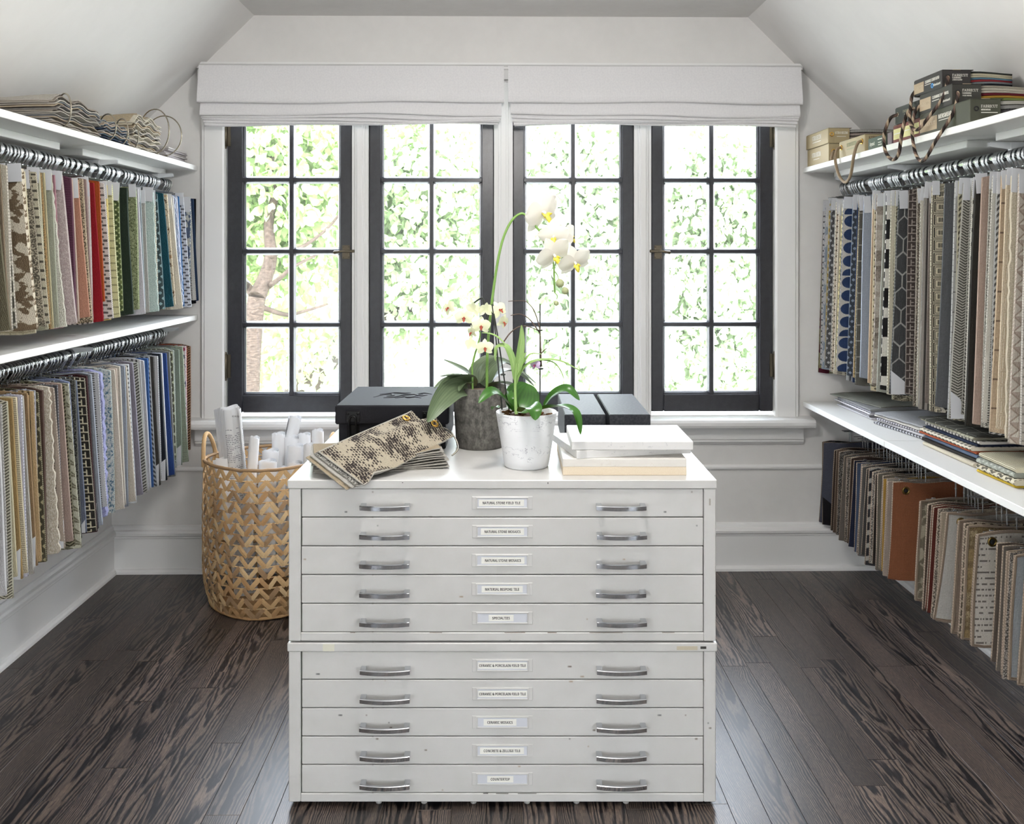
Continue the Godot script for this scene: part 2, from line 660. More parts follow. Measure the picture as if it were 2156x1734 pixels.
func build_room() -> void:
	var wall := textured("wall_paint", blotch_image(Color(0.875, 0.868, 0.86), Color(0.895, 0.888, 0.88), 0.5, 0.05), 0.7, 0.3, Vector3.ONE * 0.7, true)
	var trim := mat("trim_paint", Color(0.92, 0.918, 0.915), 0.42)
	var V := func(x, y, z): return Vector3(x, y, z)
	var t := 0.16
	# window wall with one wide opening
	struct("wall_back", many([
		[V.call(WX0 - t, -0.2, WZ - t), V.call(-1.135, 2.6, WZ)], [V.call(1.172, -0.2, WZ - t), V.call(WX1 + t, 2.6, WZ)],
		[V.call(-1.135, -0.2, WZ - t), V.call(1.172, 0.648, WZ)], [V.call(-1.135, 2.02, WZ - t), V.call(1.172, 2.6, WZ)]]), wall, Vector3.ZERO, "pale grey window wall under the sloping ceiling")
	# side walls, each with a tall window beside and behind the camera
	for s in [0, 1]:
		var x0: float = WX0 - t if s == 0 else WX1
		var x1: float = WX0 if s == 0 else WX1 + t
		struct("wall_left" if s == 0 else "wall_right", many([
			[V.call(x0, -0.2, WZ), V.call(x1, 1.80, 0.9)], [V.call(x0, -0.2, 3.5), V.call(x1, 1.80, RZ)],
			[V.call(x0, -0.2, 0.9), V.call(x1, 0.12, 3.5)], [V.call(x0, 1.66, 0.9), V.call(x1, 1.80, 3.5)]]), wall, Vector3.ZERO, "low pale grey side wall behind the hanging samples")
		var w := holder(numbered("window_%d" % (5 + s)), self)
		w.set_meta("kind", "structure")
		var xm := (x0 + x1) * 0.5
		for k in 4:
			var z := 0.92 + 2.56 * k / 3.0
			slab(w, "post", V.call(xm - 0.03, 0.12, z - 0.02), V.call(xm + 0.03, 1.66, z + 0.02), trim, 0.004)
		for y in [0.14, 0.64, 1.14, 1.64]: slab(w, "rail", V.call(xm - 0.025, y - 0.02, 0.9), V.call(xm + 0.025, y + 0.02, 3.5), trim, 0.004)
		for k in 3:
			for q in 3: slab(w, "pane", V.call(xm - 0.002, 0.16 + 0.5 * q, 0.94 + k * 0.8533), V.call(xm + 0.002, 0.62 + 0.5 * q, 1.75 + k * 0.8533), glass(), 0.0)
	struct("wall_front", many([[V.call(WX0 - t, -0.2, RZ), V.call(WX1 + t, 2.6, RZ + t)]]), wall, Vector3.ZERO, "plain pale wall behind the camera")
	# ceiling: a flat middle and two slopes
	struct("ceiling", many([[V.call(-1.03, 2.33, WZ - t), V.call(1.075, 2.5, RZ + t)]]), wall, Vector3.ZERO, "flat white strip of ceiling above the window")
	for s in [-1.0, 1.0]:
		var top: float = -1.017 if s < 0 else 1.062
		var low: float = WX0 - t if s < 0 else WX1 + t
		var yl := 2.33 - absf(low - top) * 0.985
		var st := begin()
		st.set_smooth_group(-1)
		var a := [V.call(top, 2.33, WZ - t), V.call(low, yl, WZ - t), V.call(low, yl + 0.22, WZ - t), V.call(top, 2.55, WZ - t)]
		var d := Vector3(0, 0, RZ + 2.0 * t - WZ)
		for i in 4: quad(st, a[i], a[i] + d, a[(i + 1) % 4] + d, a[(i + 1) % 4])
		quad(st, a[0], a[1], a[2], a[3]); quad(st, a[0] + d, a[1] + d, a[2] + d, a[3] + d)
		struct("ceiling_slope", done(st), wall, Vector3.ZERO, "white sloping ceiling over the hanging samples")
	# tall skirting with a moulded cap and a quarter-round foot
	var prof := [Vector2(-0.005, 0), Vector2(0.034, 0), Vector2(0.033, 0.010), Vector2(0.028, 0.017), Vector2(0.018, 0.020), Vector2(0.018, 0.143), Vector2(0.021, 0.147), Vector2(0.021, 0.152), Vector2(0.029, 0.158), Vector2(0.031, 0.168), Vector2(0.026, 0.176), Vector2(0.016, 0.180), Vector2(0.013, 0.190), Vector2(0.006, 0.197), Vector2(-0.005, 0.197)]
	struct("baseboard_back", molding(prof, V.call(WX0, 0, WZ), V.call(WX1, 0, WZ), Vector3(0, 0, 1)), trim)
	struct("baseboard_left", molding(prof, V.call(WX0, 0, WZ), V.call(WX0, 0, RZ), Vector3(1, 0, 0)), trim)
	struct("baseboard_right", molding(prof, V.call(WX1, 0, WZ), V.call(WX1, 0, RZ), Vector3(-1, 0, 0)), trim)
	var bead := [Vector2(-0.004, 0.418), Vector2(0.004, 0.418), Vector2(0.011, 0.426), Vector2(0.011, 0.433), Vector2(0.006, 0.439), Vector2(-0.004, 0.441)]
	struct("trim_1", molding(bead, V.call(WX0, 0, WZ), V.call(WX1, 0, WZ), Vector3(0, 0, 1)), trim)
	# window casing, posts, head, stool and apron
	var casing := [Vector2(0, 0), Vector2(0.012, 0.0), Vector2(0.020, 0.006), Vector2(0.020, 0.014), Vector2(0.026, 0.018), Vector2(0.026, 0.092), Vector2(0.022, 0.099), Vector2(0.0, 0.099)]
	for s in [0, 1]:
		var st := begin()
		st.set_smooth_group(-1)
		var n := casing.size()
		for i in n:
			var p: Vector2 = casing[i]
			var q: Vector2 = casing[(i + 1) % n]
			var xa: float = (-1.235 + p.y) if s == 0 else (1.275 - p.y * 1.04)
			var xb: float = (-1.235 + q.y) if s == 0 else (1.275 - q.y * 1.04)
			quad(st, V.call(xa, 0.64, WZ + p.x), V.call(xb, 0.64, WZ + q.x), V.call(xb, 2.11, WZ + q.x), V.call(xa, 2.11, WZ + p.x))
		struct("trim_2" if s == 0 else "trim_3", done(st), trim)
	for e in [[-0.608, -0.538, 4], [-0.012, 0.068, 5], [0.579, 0.652, 6]]:
		var mid: float = (e[0] + e[1]) * 0.5
		struct("trim_%d" % e[2], many([[V.call(e[0], 0.64, -4.06), V.call(e[1], 2.05, -3.995)], [V.call(mid - 0.021, 0.64, -4.0), V.call(mid + 0.021, 2.05, -3.982)], [V.call(mid - 0.012, 0.64, -4.0), V.call(mid + 0.012, 2.05, -3.975)]], 0.002), trim)
	struct("trim_7", molding([Vector2(0, 2.06), Vector2(0.03, 2.06), Vector2(0.03, 2.098), Vector2(0.036, 2.102), Vector2(0.036, 2.110), Vector2(0.046, 2.118), Vector2(0.046, 2.126), Vector2(0, 2.129)], V.call(-1.245, 0, WZ), V.call(1.283, 0, WZ), Vector3(0, 0, 1)), trim)
	struct("trim_8", molding([Vector2(-0.06, 0.628), Vector2(0.055, 0.614), Vector2(0.064, 0.606), Vector2(0.075, 0.608), Vector2(0.080, 0.618), Vector2(0.080, 0.630), Vector2(0.074, 0.640), Vector2(0.060, 0.643), Vector2(-0.06, 0.650)], V.call(-1.285, 0, WZ), V.call(1.325, 0, WZ), Vector3(0, 0, 1)), trim)
	struct("trim_9", molding([Vector2(0, 0.53), Vector2(0.010, 0.53), Vector2(0.014, 0.536), Vector2(0.020, 0.540), Vector2(0.020, 0.548), Vector2(0.024, 0.552), Vector2(0.024, 0.612), Vector2(0, 0.612)], V.call(-1.258, 0, WZ), V.call(1.292, 0, WZ), Vector3(0, 0, 1)), trim)
	build_floor()

func glass() -> StandardMaterial3D:
	var m := mat("glass", Color(0.95, 0.98, 0.96, 0.04), 0.02)
	m.transparency = BaseMaterial3D.TRANSPARENCY_ALPHA
	return m

func build_floor() -> void:
	var oaks := []
	for k in 6:
		for tone in [0.9, 1.0, 1.1]:
			var m := StandardMaterial3D.new()
			m.resource_name = "stained_oak"
			if tone == 0.9: mats["oak%d" % k] = as_texture(oak_image(k))
			m.albedo_texture = mats["oak%d" % k]
			m.albedo_color = Color(tone * 0.80, tone * 0.79, tone * 0.795).clamp()
			m.roughness = 0.36
			m.metallic_specular = 0.5
			oaks.append(m)
	var base := struct("floor", many([[Vector3(WX0 - 0.1, -0.2, WZ - 0.1), Vector3(WX1 + 0.1, -0.014, RZ + 0.1)]]), mat("gap", Color(0.05, 0.045, 0.045), 0.8), Vector3.ZERO, "dark stained oak strip floor")
	var wd := 0.0835
	var rest := begin()
	var rows := int(ceil((WX1 - WX0) / wd))
	for r in rows:
		var x := WX0 + r * wd
		var z := WZ
		z -= rng.randf() * 0.9
		while z < RZ:
			var len := rng.randf_range(0.55, 1.55)
			var a := maxf(z, WZ)
			var b := minf(z + len, RZ)
			z += len
			if b - a < 0.02: continue
			var x1 := minf(x + wd, WX1)
			var st := begin() if a < -1.4 else rest
			var uo := Vector2(0, rng.randf())
			plank(st, x + 0.0003, x1 - 0.0003, a + 0.0003, b - 0.0003, uo, rng.randf() < 0.5)
			if a < -1.4: part("plank", done(st), oaks[rng.randi() % oaks.size()], base)
	var rp := part("plank", done(rest), oaks[1], base)
	rp.set_meta("kind", "stuff")

func plank(st: SurfaceTool, x0: float, x1: float, z0: float, z1: float, uo: Vector2, flip: bool) -> void:
	st.set_smooth_group(-1)
	var e := 0.0006
	var h := 0.0
	var ua := 0.02 if not flip else 0.98
	var ub := 0.98 if not flip else 0.02
	var va := uo.y + z0 / 1.4
	var vb := uo.y + z1 / 1.4
	var A := Vector3(x0 + e, h, z0 + e)
	var B := Vector3(x1 - e, h, z0 + e)
	var C := Vector3(x1 - e, h, z1 - e)
	var D := Vector3(x0 + e, h, z1 - e)
	quad(st, A, B, C, D, Vector2(ua, va), Vector2(ub, va), Vector2(ub, vb), Vector2(ua, vb))
	var a := Vector3(x0, -0.0008, z0)
	var b := Vector3(x1, -0.0008, z0)
	var c := Vector3(x1, -0.0008, z1)
	var d := Vector3(x0, -0.0008, z1)
	var dn := Vector3(0, -0.013, 0)
	for q in [[A, B, b, a], [B, C, c, b], [C, D, d, c], [D, A, a, d], [a, b, b + dn, a + dn], [b, c, c + dn, b + dn], [c, d, d + dn, c + dn], [d, a, a + dn, d + dn]]:
		quad(st, q[0], q[1], q[2], q[3], Vector2(0.05, va), Vector2(0.06, va), Vector2(0.06, va), Vector2(0.05, va))

# ---------------------------------------------------------------- casements and shades
func bar(a: Vector3, b: Vector3, w0: float, w1: float, depth: float) -> ArrayMesh:   # glazing bar, narrow in front, wide at the glass
	var st := begin()
	st.set_smooth_group(-1)
	var dir := (b - a).normalized()
	var sd := Vector3(0, 0, 1).cross(dir).normalized()
	var pr := [[-w1, 0.0], [-w1, 0.006], [-w0 - 0.003, depth - 0.004], [-w0, depth], [w0, depth], [w0 + 0.003, depth - 0.004], [w1, 0.006], [w1, 0.0]]
	for i in pr.size():
		var p = pr[i]
		var q = pr[(i + 1) % pr.size()]
		var v0: Vector3 = sd * p[0] + Vector3(0, 0, p[1])
		var v1: Vector3 = sd * q[0] + Vector3(0, 0, q[1])
		quad(st, a + v0, b + v0, b + v1, a + v1)
	return done(st)

func build_windows() -> void:
	var black := textured("black_paint", blotch_image(Color(0.135, 0.135, 0.155), Color(0.175, 0.175, 0.195), 0.8, 0.1), 0.30, 0.5, Vector3.ONE * 3.0, true)
	var brass := mat("old_brass", Color(0.36, 0.33, 0.28), 0.32, 0.9)
	var y0 := 0.664
	var y1 := 2.02
	var rows := [0.738, 1.032, 1.341, 1.642, 1.945]
	var sets := [[-1.130, -0.608, -1.067, -0.660], [-0.538, -0.012, -0.486, -0.064], [0.068, 0.579, 0.116, 0.529], [0.652, 1.169, 0.706, 1.113]]
	for k in 4:
		var s = sets[k]
		var w := holder(numbered("window_%d" % (k + 1)), self)
		w.set_meta("kind", "structure")
		w.set_meta("label", ["black casement with hinges beside the hanging swatches", "black casement behind the leather box", "black casement behind the tall orchid", "black casement with a latch beside the shelf corner"][k])
		var zf := -4.004
		var zb := -4.05
		slab(w, "stile", Vector3(s[0], y0, zb), Vector3(s[2], y1, zf), black, 0.004)
		slab(w, "stile", Vector3(s[3], y0, zb), Vector3(s[1], y1, zf), black, 0.004)
		slab(w, "bottom_rail", Vector3(s[2], y0, zb), Vector3(s[3], rows[0], zf), black, 0.004)
		slab(w, "top_rail", Vector3(s[2], rows[4], zb), Vector3(s[3], y1, zf), black, 0.004)
		var xm: float = (s[2] + s[3]) * 0.5
		part("glazing_bar", bar(Vector3(xm, rows[0], -4.032), Vector3(xm, rows[4], -4.032), 0.0068, 0.0158, 0.026), black, w)
		for r in [1, 2, 3]:
			part("glazing_bar", bar(Vector3(s[2], rows[r], -4.032), Vector3(xm - 0.006, rows[r], -4.032), 0.0068, 0.0158, 0.0255), black, w)
			part("glazing_bar", bar(Vector3(xm + 0.006, rows[r], -4.032), Vector3(s[3], rows[r], -4.032), 0.0068, 0.0158, 0.0255), black, w)
		# putty bead round the sight line
		for e in [[s[2], rows[0], s[2], rows[4]], [s[3], rows[0], s[3], rows[4]], [s[2], rows[0], s[3], rows[0]]]:
			part("bead", bar(Vector3(e[0], e[1], -4.03), Vector3(e[2], e[3], -4.03), 0.004, 0.010, 0.014), black, w)
		for r in 4:
			for c in 2:
				var xa: float = s[2] if c == 0 else xm
				var xb: float = xm if c == 0 else s[3]
				slab(w, "pane", Vector3(xa, rows[r], -4.0355), Vector3(xb, rows[r + 1], -4.0325), glass())
		if k == 0 or k == 3:
			var hx: float = s[0] - 0.004 if k == 0 else s[1] + 0.004
			for hy in [0.86, 1.83]:
				var st := begin()
				add_tube(st, [Vector3(0, -0.052, 0), Vector3(0, -0.05, 0), Vector3(0, 0.05, 0), Vector3(0, 0.052, 0)], [0.003, 0.0065, 0.0065, 0.003], 10)
				for b in [-0.054, 0.054]: add_tube(st, [Vector3(0, b - 0.006, 0), Vector3(0, b, 0), Vector3(0, b + 0.006, 0)], [0.003, 0.0055, 0.003], 8)
				add_box(st, Vector3(0.010 if k == 0 else -0.010, 0, -0.006), Vector3(0.018, 0.098, 0.003), 0.0008)
				part("hinge", done(st), brass, w, Vector3(hx, hy, -3.994))
			var lx: float = -0.633 if k == 0 else 0.681
			var dirx := -1.0 if k == 0 else 1.0
			var lt := holder("latch", w, Vector3(lx, 1.338, -4.004))
			part("plate", box(Vector3(0.032, 0.058, 0.004), 0.001), brass, lt, Vector3(0, 0, 0.002))
			part("bolt", box(Vector3(0.05, 0.012, 0.010), 0.002), brass, lt, Vector3(-dirx * 0.012, 0.004, 0.009))
			var st2 := begin()
			add_tube(st2, [Vector3(0, 0.004, 0.012), Vector3(dirx * 0.015, 0.004, 0.018), Vector3(dirx * 0.032, 0.000, 0.018), Vector3(dirx * 0.048, -0.002, 0.017), Vector3(dirx * 0.052, -0.002, 0.017)], [0.004, 0.0045, 0.006, 0.008, 0.003], 8, true, 0.6)
			part("lever", done(st2), brass, lt)
			for q in [[-1, -1], [-1, 1], [1, -1], [1, 1]]: part("screw", lathe([Vector2(0, 0.0014), Vector2(0.0028, 0.0008), Vector2(0.003, 0)], 8), brass, lt, Vector3(q[0] * 0.011, q[1] * 0.022, 0.004), Vector3(PI / 2, 0, 0))

func build_shades() -> void:
	var cloth := textured("shade_linen", blotch_image(Color(0.88, 0.875, 0.885), Color(0.92, 0.915, 0.92), 1.2, 0.14), 0.95, 0.2, Vector3.ONE * 6.0, true)
	cloth.backlight_enabled = true
	cloth.backlight = Color(0.32, 0.31, 0.31)
	for k in 2:
		var xa: float = -1.222 if k == 0 else 0.047
		var xb: float = 0.030 if k == 0 else 1.262
		var t := thing("roman_shade", ["pale linen roman shade drawn up above the leaf-filled casements", "pale linen roman shade drawn up beside the sample boxes"][k], "roman shade", Vector3((xa + xb) * 0.5, 1.86, -3.93), 0, "roman shades")
		var hw := (xb - xa) * 0.5
		# each layer: top y, bottom y, forward at top, forward at bottom, wave
		var layers := [[0.245, 0.092, 0.012, 0.040, 0.004], [0.11, 0.040, 0.020, 0.038, 0.006], [0.058, 0.027, 0.016, 0.034, 0.005], [0.046, 0.017, 0.012, 0.031, 0.005], [0.036, 0.009, 0.008, 0.028, 0.005], [0.028, 0.002, 0.004, 0.024, 0.005]]
		for li in layers.size():
			var L = layers[li]
			var g := []
			var uv := []
			var inset := 0.0 if li == 0 else 0.006 + 0.004 * li
			for i in 10:
				var row := []
				var ur := []
				var f: float = i / 9.0
				for j in 49:
					var x := lerpf(-hw + inset, hw - inset, j / 48.0)
					var wv: float = L[4] * (sin(x * 4.1 + li * 1.3 + k * 2.0) + 0.6 * sin(x * 9.7 + li * 0.7 + k))
					var y: float
					var z: float
					if f < 0.8:
						y = lerpf(L[0], L[1], f / 0.8) + wv * f * f
						z = lerpf(L[2], L[3], f / 0.8)
					else:   # the fold turns under and back
						var an: float = (f - 0.8) / 0.2 * PI
						y = L[1] - 0.004 * sin(an) + wv * 0.9
						z = L[3] - 0.006 * (1.0 - cos(an))
					row.append(Vector3(x, y, z + 0.003 * sin(x * 7.0 + li)))
					ur.append(Vector2(x, y))
				g.append(row)
				uv.append(ur)
			part("drop" if li == 0 else "fold", sheet(g, uv, 0.0016, cloth, cloth), null, t)
		slab(t, "headrail", Vector3(-hw + 0.004, 0.205, -0.028), Vector3(hw - 0.004, 0.240, 0.008), cloth, 0.002)

# ---------------------------------------------------------------- outdoors
func leaf_cloud(c: Vector3, r: Vector3, n: int, size: float, hollow := 0.0) -> Array:
	var out := []
	while out.size() < n:
		var p := Vector3(rng.randf_range(-1, 1), rng.randf_range(-1, 1), rng.randf_range(-1, 1))
		if p.length() > 1.0 or p.length() < hollow: continue
		var b := Basis.from_euler(Vector3(rng.randf() * TAU, rng.randf() * TAU, rng.randf() * TAU)).scaled(Vector3.ONE * size * rng.randf_range(0.7, 1.35))
		out.append(Transform3D(b, c + p * r))
	return out

func leaf_mesh() -> ArrayMesh:
	var st := begin()
	var p := [Vector3(0, 0, 0), Vector3(0.34, 0.1, 0.28), Vector3(0.3, 0.1, 0.62), Vector3(0, 0, 1), Vector3(-0.3, 0.1, 0.62), Vector3(-0.34, 0.1, 0.28)]
	tri(st, p[0], p[1], p[2]); tri(st, p[0], p[2], p[3]); tri(st, p[0], p[3], p[4]); tri(st, p[0], p[4], p[5])
	return done(st)

func crown(parent: Node, xs: Array, m: Material, lm: Mesh) -> void:
	var mm := MultiMesh.new()
	mm.transform_format = MultiMesh.TRANSFORM_3D
	mm.mesh = lm
	mm.instance_count = xs.size()
	for i in xs.size(): mm.set_instance_transform(i, xs[i])
	var o := MultiMeshInstance3D.new()
	o.name = "foliage"
	o.multimesh = mm
	o.material_override = m
	o.set_meta("kind", "stuff")
	parent.add_child(o, true)

func build_outdoors() -> void:
	var bark := textured("bark", blotch_image(Color(0.15, 0.125, 0.11), Color(0.36, 0.31, 0.27), 2.0, 0.5), 0.9, 0.2, Vector3(1, 4, 1) * 0.6, true)
	var lm := leaf_mesh()
	var greens := []
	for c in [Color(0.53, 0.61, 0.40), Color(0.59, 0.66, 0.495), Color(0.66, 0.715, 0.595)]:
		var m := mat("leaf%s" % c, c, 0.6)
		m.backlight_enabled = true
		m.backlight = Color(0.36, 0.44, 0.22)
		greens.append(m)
	var lawn := textured("pale_paving", blotch_image(Color(0.76, 0.77, 0.73), Color(0.86, 0.855, 0.83), 1.0, 0.3), 0.95, 0.2, Vector3.ONE * 0.2, true)
	var g := struct("ground", many([[Vector3(-60, -3.6, -70), Vector3(60, -3.4, 40)]]), lawn, Vector3.ZERO, "pale sunlit paved yard far below the window")
	g.name = "ground"
	# the forked tree before the first casement
	var t := thing("forked_tree", "forked grey tree trunk with fresh leaves seen through the first casement", "tree", Vector3(-2.55, -3.4, -9.4))
	var base := Vector3(2.55, 3.4, 9.4)
	var A := spot(520, 840, 9.3) + base
	var B := spot(532, 690, 9.3) + base
	var C := spot(541, 625, 9.3) + base
	part("trunk", tube(curve([Vector3(0.1, 0, 0.1), Vector3(0.05, 1.4, 0.0), A, B, C], 5), [0.22, 0.21, 0.2, 0.19, 0.18, 0.17, 0.16, 0.15, 0.14, 0.13, 0.12, 0.115, 0.11, 0.105, 0.10, 0.095, 0.092, 0.09, 0.088, 0.086, 0.085], 12), bark, t)
	for l in [[[541, 625], [558, 585], [570, 540], [566, 470], [580, 400], [572, 330]], [[541, 630], [520, 602], [505, 590], [480, 560], [450, 500]], [[570, 540], [600, 525], [635, 520], [690, 480], [730, 430]], [[556, 610], [590, 585], [620, 560], [700, 520]], [[535, 640], [600, 662], [640, 655], [690, 640]]]:
		var pts := []
		for p in l: pts.append(spot(p[0], p[1], 9.3 + rng.randf_range(-0.2, 0.3)) + base)
		var c := curve(pts, 5)
		var rad := []
		var thick: float = 0.088 if l[1][0] == 558 else (0.05 if l[1][0] == 520 else 0.03)
		for i in c.size(): rad.append(lerpf(thick, thick * 0.25, float(i) / c.size()))
		part("branch", tube(c, rad, 8), bark, t)
	var xs := []
	for q in [[500, 590, 10.3, 600], [600, 480, 10.4, 1000], [550, 340, 9.7, 1300], [690, 560, 10.6, 420], [650, 390, 9.8, 1000], [500, 770, 10.4, 300], [600, 730, 10.4, 420], [700, 830, 12.5, 260], [480, 430, 9.9, 700], [620, 300, 9.6, 800], [590, 830, 12.5, 200]]:
		xs.append_array(leaf_cloud(spot(q[0], q[1], q[2]) + base, Vector3(0.62, 0.5, 0.6), q[3] * 1.15, 0.11))
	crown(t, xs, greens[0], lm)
	# a leaning limb of a second tree
	var t2 := thing("leaning_tree", "leaning dark tree limb crossing the foot of the first casement", "tree", Vector3(-2.0, -3.4, -11.2))
	base = Vector3(2.0, 3.4, 11.2)
	part("trunk", tube(curve([Vector3(0, 0, 0), Vector3(-0.05, 1.6, 0), spot(628, 860, 11.2) + base, spot(650, 800, 11.2) + base, spot(690, 755, 11.2) + base, spot(760, 700, 11.2) + base, spot(880, 640, 11.2) + base], 4), [0.25, 0.24, 0.23, 0.22, 0.21, 0.2, 0.2, 0.19, 0.19, 0.18, 0.18, 0.17, 0.17, 0.16, 0.16, 0.15, 0.14, 0.13, 0.12, 0.11, 0.10, 0.09, 0.08, 0.07, 0.06], 10), bark, t2)
	xs = []
	for q in [[720, 690, 11.6, 400], [830, 300, 11.2, 900], [960, 330, 11.4, 900], [800, 480, 11.5, 1500], [880, 380, 11.0, 1200], [930, 560, 11.2, 1300], [860, 620, 11.4, 1000], [980, 440, 11.6, 1200], [760, 760, 11.3, 420], [985, 730, 11.0, 420]]:
		xs.append_array(leaf_cloud(spot(q[0], q[1], q[2]) + base, Vector3(0.8, 0.6, 0.7), q[3] * 1.15, 0.115))
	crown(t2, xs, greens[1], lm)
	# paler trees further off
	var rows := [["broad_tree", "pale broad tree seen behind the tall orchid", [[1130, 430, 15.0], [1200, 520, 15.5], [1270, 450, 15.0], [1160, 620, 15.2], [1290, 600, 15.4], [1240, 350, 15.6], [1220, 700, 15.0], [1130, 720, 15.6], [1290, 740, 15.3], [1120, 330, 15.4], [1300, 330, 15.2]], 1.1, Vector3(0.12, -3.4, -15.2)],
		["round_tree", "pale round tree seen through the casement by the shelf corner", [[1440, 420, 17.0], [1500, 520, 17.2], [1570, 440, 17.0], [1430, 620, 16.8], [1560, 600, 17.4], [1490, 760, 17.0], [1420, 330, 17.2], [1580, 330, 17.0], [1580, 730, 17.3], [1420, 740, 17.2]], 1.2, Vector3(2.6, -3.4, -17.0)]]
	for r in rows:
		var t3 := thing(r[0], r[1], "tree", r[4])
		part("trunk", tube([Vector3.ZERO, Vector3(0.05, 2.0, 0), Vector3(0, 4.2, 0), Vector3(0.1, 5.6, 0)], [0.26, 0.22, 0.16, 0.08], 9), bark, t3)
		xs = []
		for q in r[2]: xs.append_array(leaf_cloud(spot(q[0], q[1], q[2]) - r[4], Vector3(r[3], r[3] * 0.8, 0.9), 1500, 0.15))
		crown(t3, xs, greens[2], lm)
	# the houses across the garden
	house("white_house", "white house with a paired window beyond the garden trees", Vector3(-4.6, -3.4, -23.0), Vector3(7.5, 6.3, 5.0), Color(0.9, 0.89, 0.87), [[-0.12, 3.85]])
	house("brick_house", "rose brick house far beyond the pale trees", Vector3(6.2, -3.4, -30.0), Vector3(8.0, 5.8, 5.0), Color(0.80, 0.62, 0.56), [[-1.5, 3.9], [1.5, 3.9]])

func house(called: String, label: String, at: Vector3, s: Vector3, c: Color, wins: Array) -> void:
	var h := thing(called, label, "house", at)
	var wall := mat(called, c, 0.9)
	var frame := mat("house_frame", Color(0.93, 0.93, 0.93), 0.6)
	var st := begin()
	add_box(st, Vector3(0, s.y * 0.5, 0), s)
	part("walls", done(st), wall, h)
	st = begin()
	st.set_smooth_group(-1)
	var hw := s.x * 0.5 + 0.4
	var hz := s.z * 0.5 + 0.4
	var a := [Vector3(-hw, s.y, hz), Vector3(hw, s.y, hz), Vector3(hw, s.y + 2.2, 0), Vector3(-hw, s.y + 2.2, 0), Vector3(-hw, s.y, -hz), Vector3(hw, s.y, -hz)]
	quad(st, a[0], a[1], a[2], a[3]); quad(st, a[4], a[5], a[2], a[3]); tri(st, a[0], a[3], a[4]); tri(st, a[1], a[2], a[5]); quad(st, a[0], a[1], a[5], a[4])
	part("roof", done(st), mat("slate", Color(0.62, 0.6, 0.58), 0.8), h)
	for w in wins:
		var win := holder("window", h, Vector3(w[0], w[1], s.z * 0.5))
		for x in [-0.95, 0.0, 0.95]: part("frame", box(Vector3(0.12, 1.1, 0.1), 0.01), frame, win, Vector3(x, 0, 0.05))
		for y in [-0.55, 0.55]: part("frame", box(Vector3(2.1, 0.12, 0.12), 0.01), frame, win, Vector3(0, y, 0.05))
		for x in [-0.47, 0.47]: part("pane", box(Vector3(0.84, 1.0, 0.03)), mat("far_pane", Color(0.5, 0.56, 0.6), 0.1), win, Vector3(x, 0, 0.03))

# ---------------------------------------------------------------- the flat files
const TOP := 0.788

func handle_mesh() -> ArrayMesh:
	if meshes.has("pull"): return meshes["pull"]
	var st := begin()
	var sec := [Vector2(-0.0056, 0.0), Vector2(-0.0056, 0.0045), Vector2(-0.0046, 0.0062), Vector2(0.0046, 0.0062), Vector2(0.0056, 0.0045), Vector2(0.0056, 0.0)]
	var xs := []
	for i in 17: xs.append(lerpf(-0.0595, 0.0595, i / 16.0))
	for k in sec.size():
		st.set_smooth_group(k)
		var p: Vector2 = sec[k]
		var q: Vector2 = sec[(k + 1) % sec.size()]
		for i in 16:
			var za := 0.019 + 0.0075 * (1.0 - pow(xs[i] / 0.0595, 2.0))
			var zb := 0.019 + 0.0075 * (1.0 - pow(xs[i + 1] / 0.0595, 2.0))
			quad(st, Vector3(xs[i], p.x, za + p.y), Vector3(xs[i], q.x, za + q.y), Vector3(xs[i + 1], q.x, zb + q.y), Vector3(xs[i + 1], p.x, zb + p.y))
	for s in [-1.0, 1.0]:
		add_box(st, Vector3(s * 0.0525, 0.0, 0.0112), Vector3(0.014, 0.0112, 0.0225), 0.0012)
	meshes["pull"] = done(st)
	return meshes["pull"]

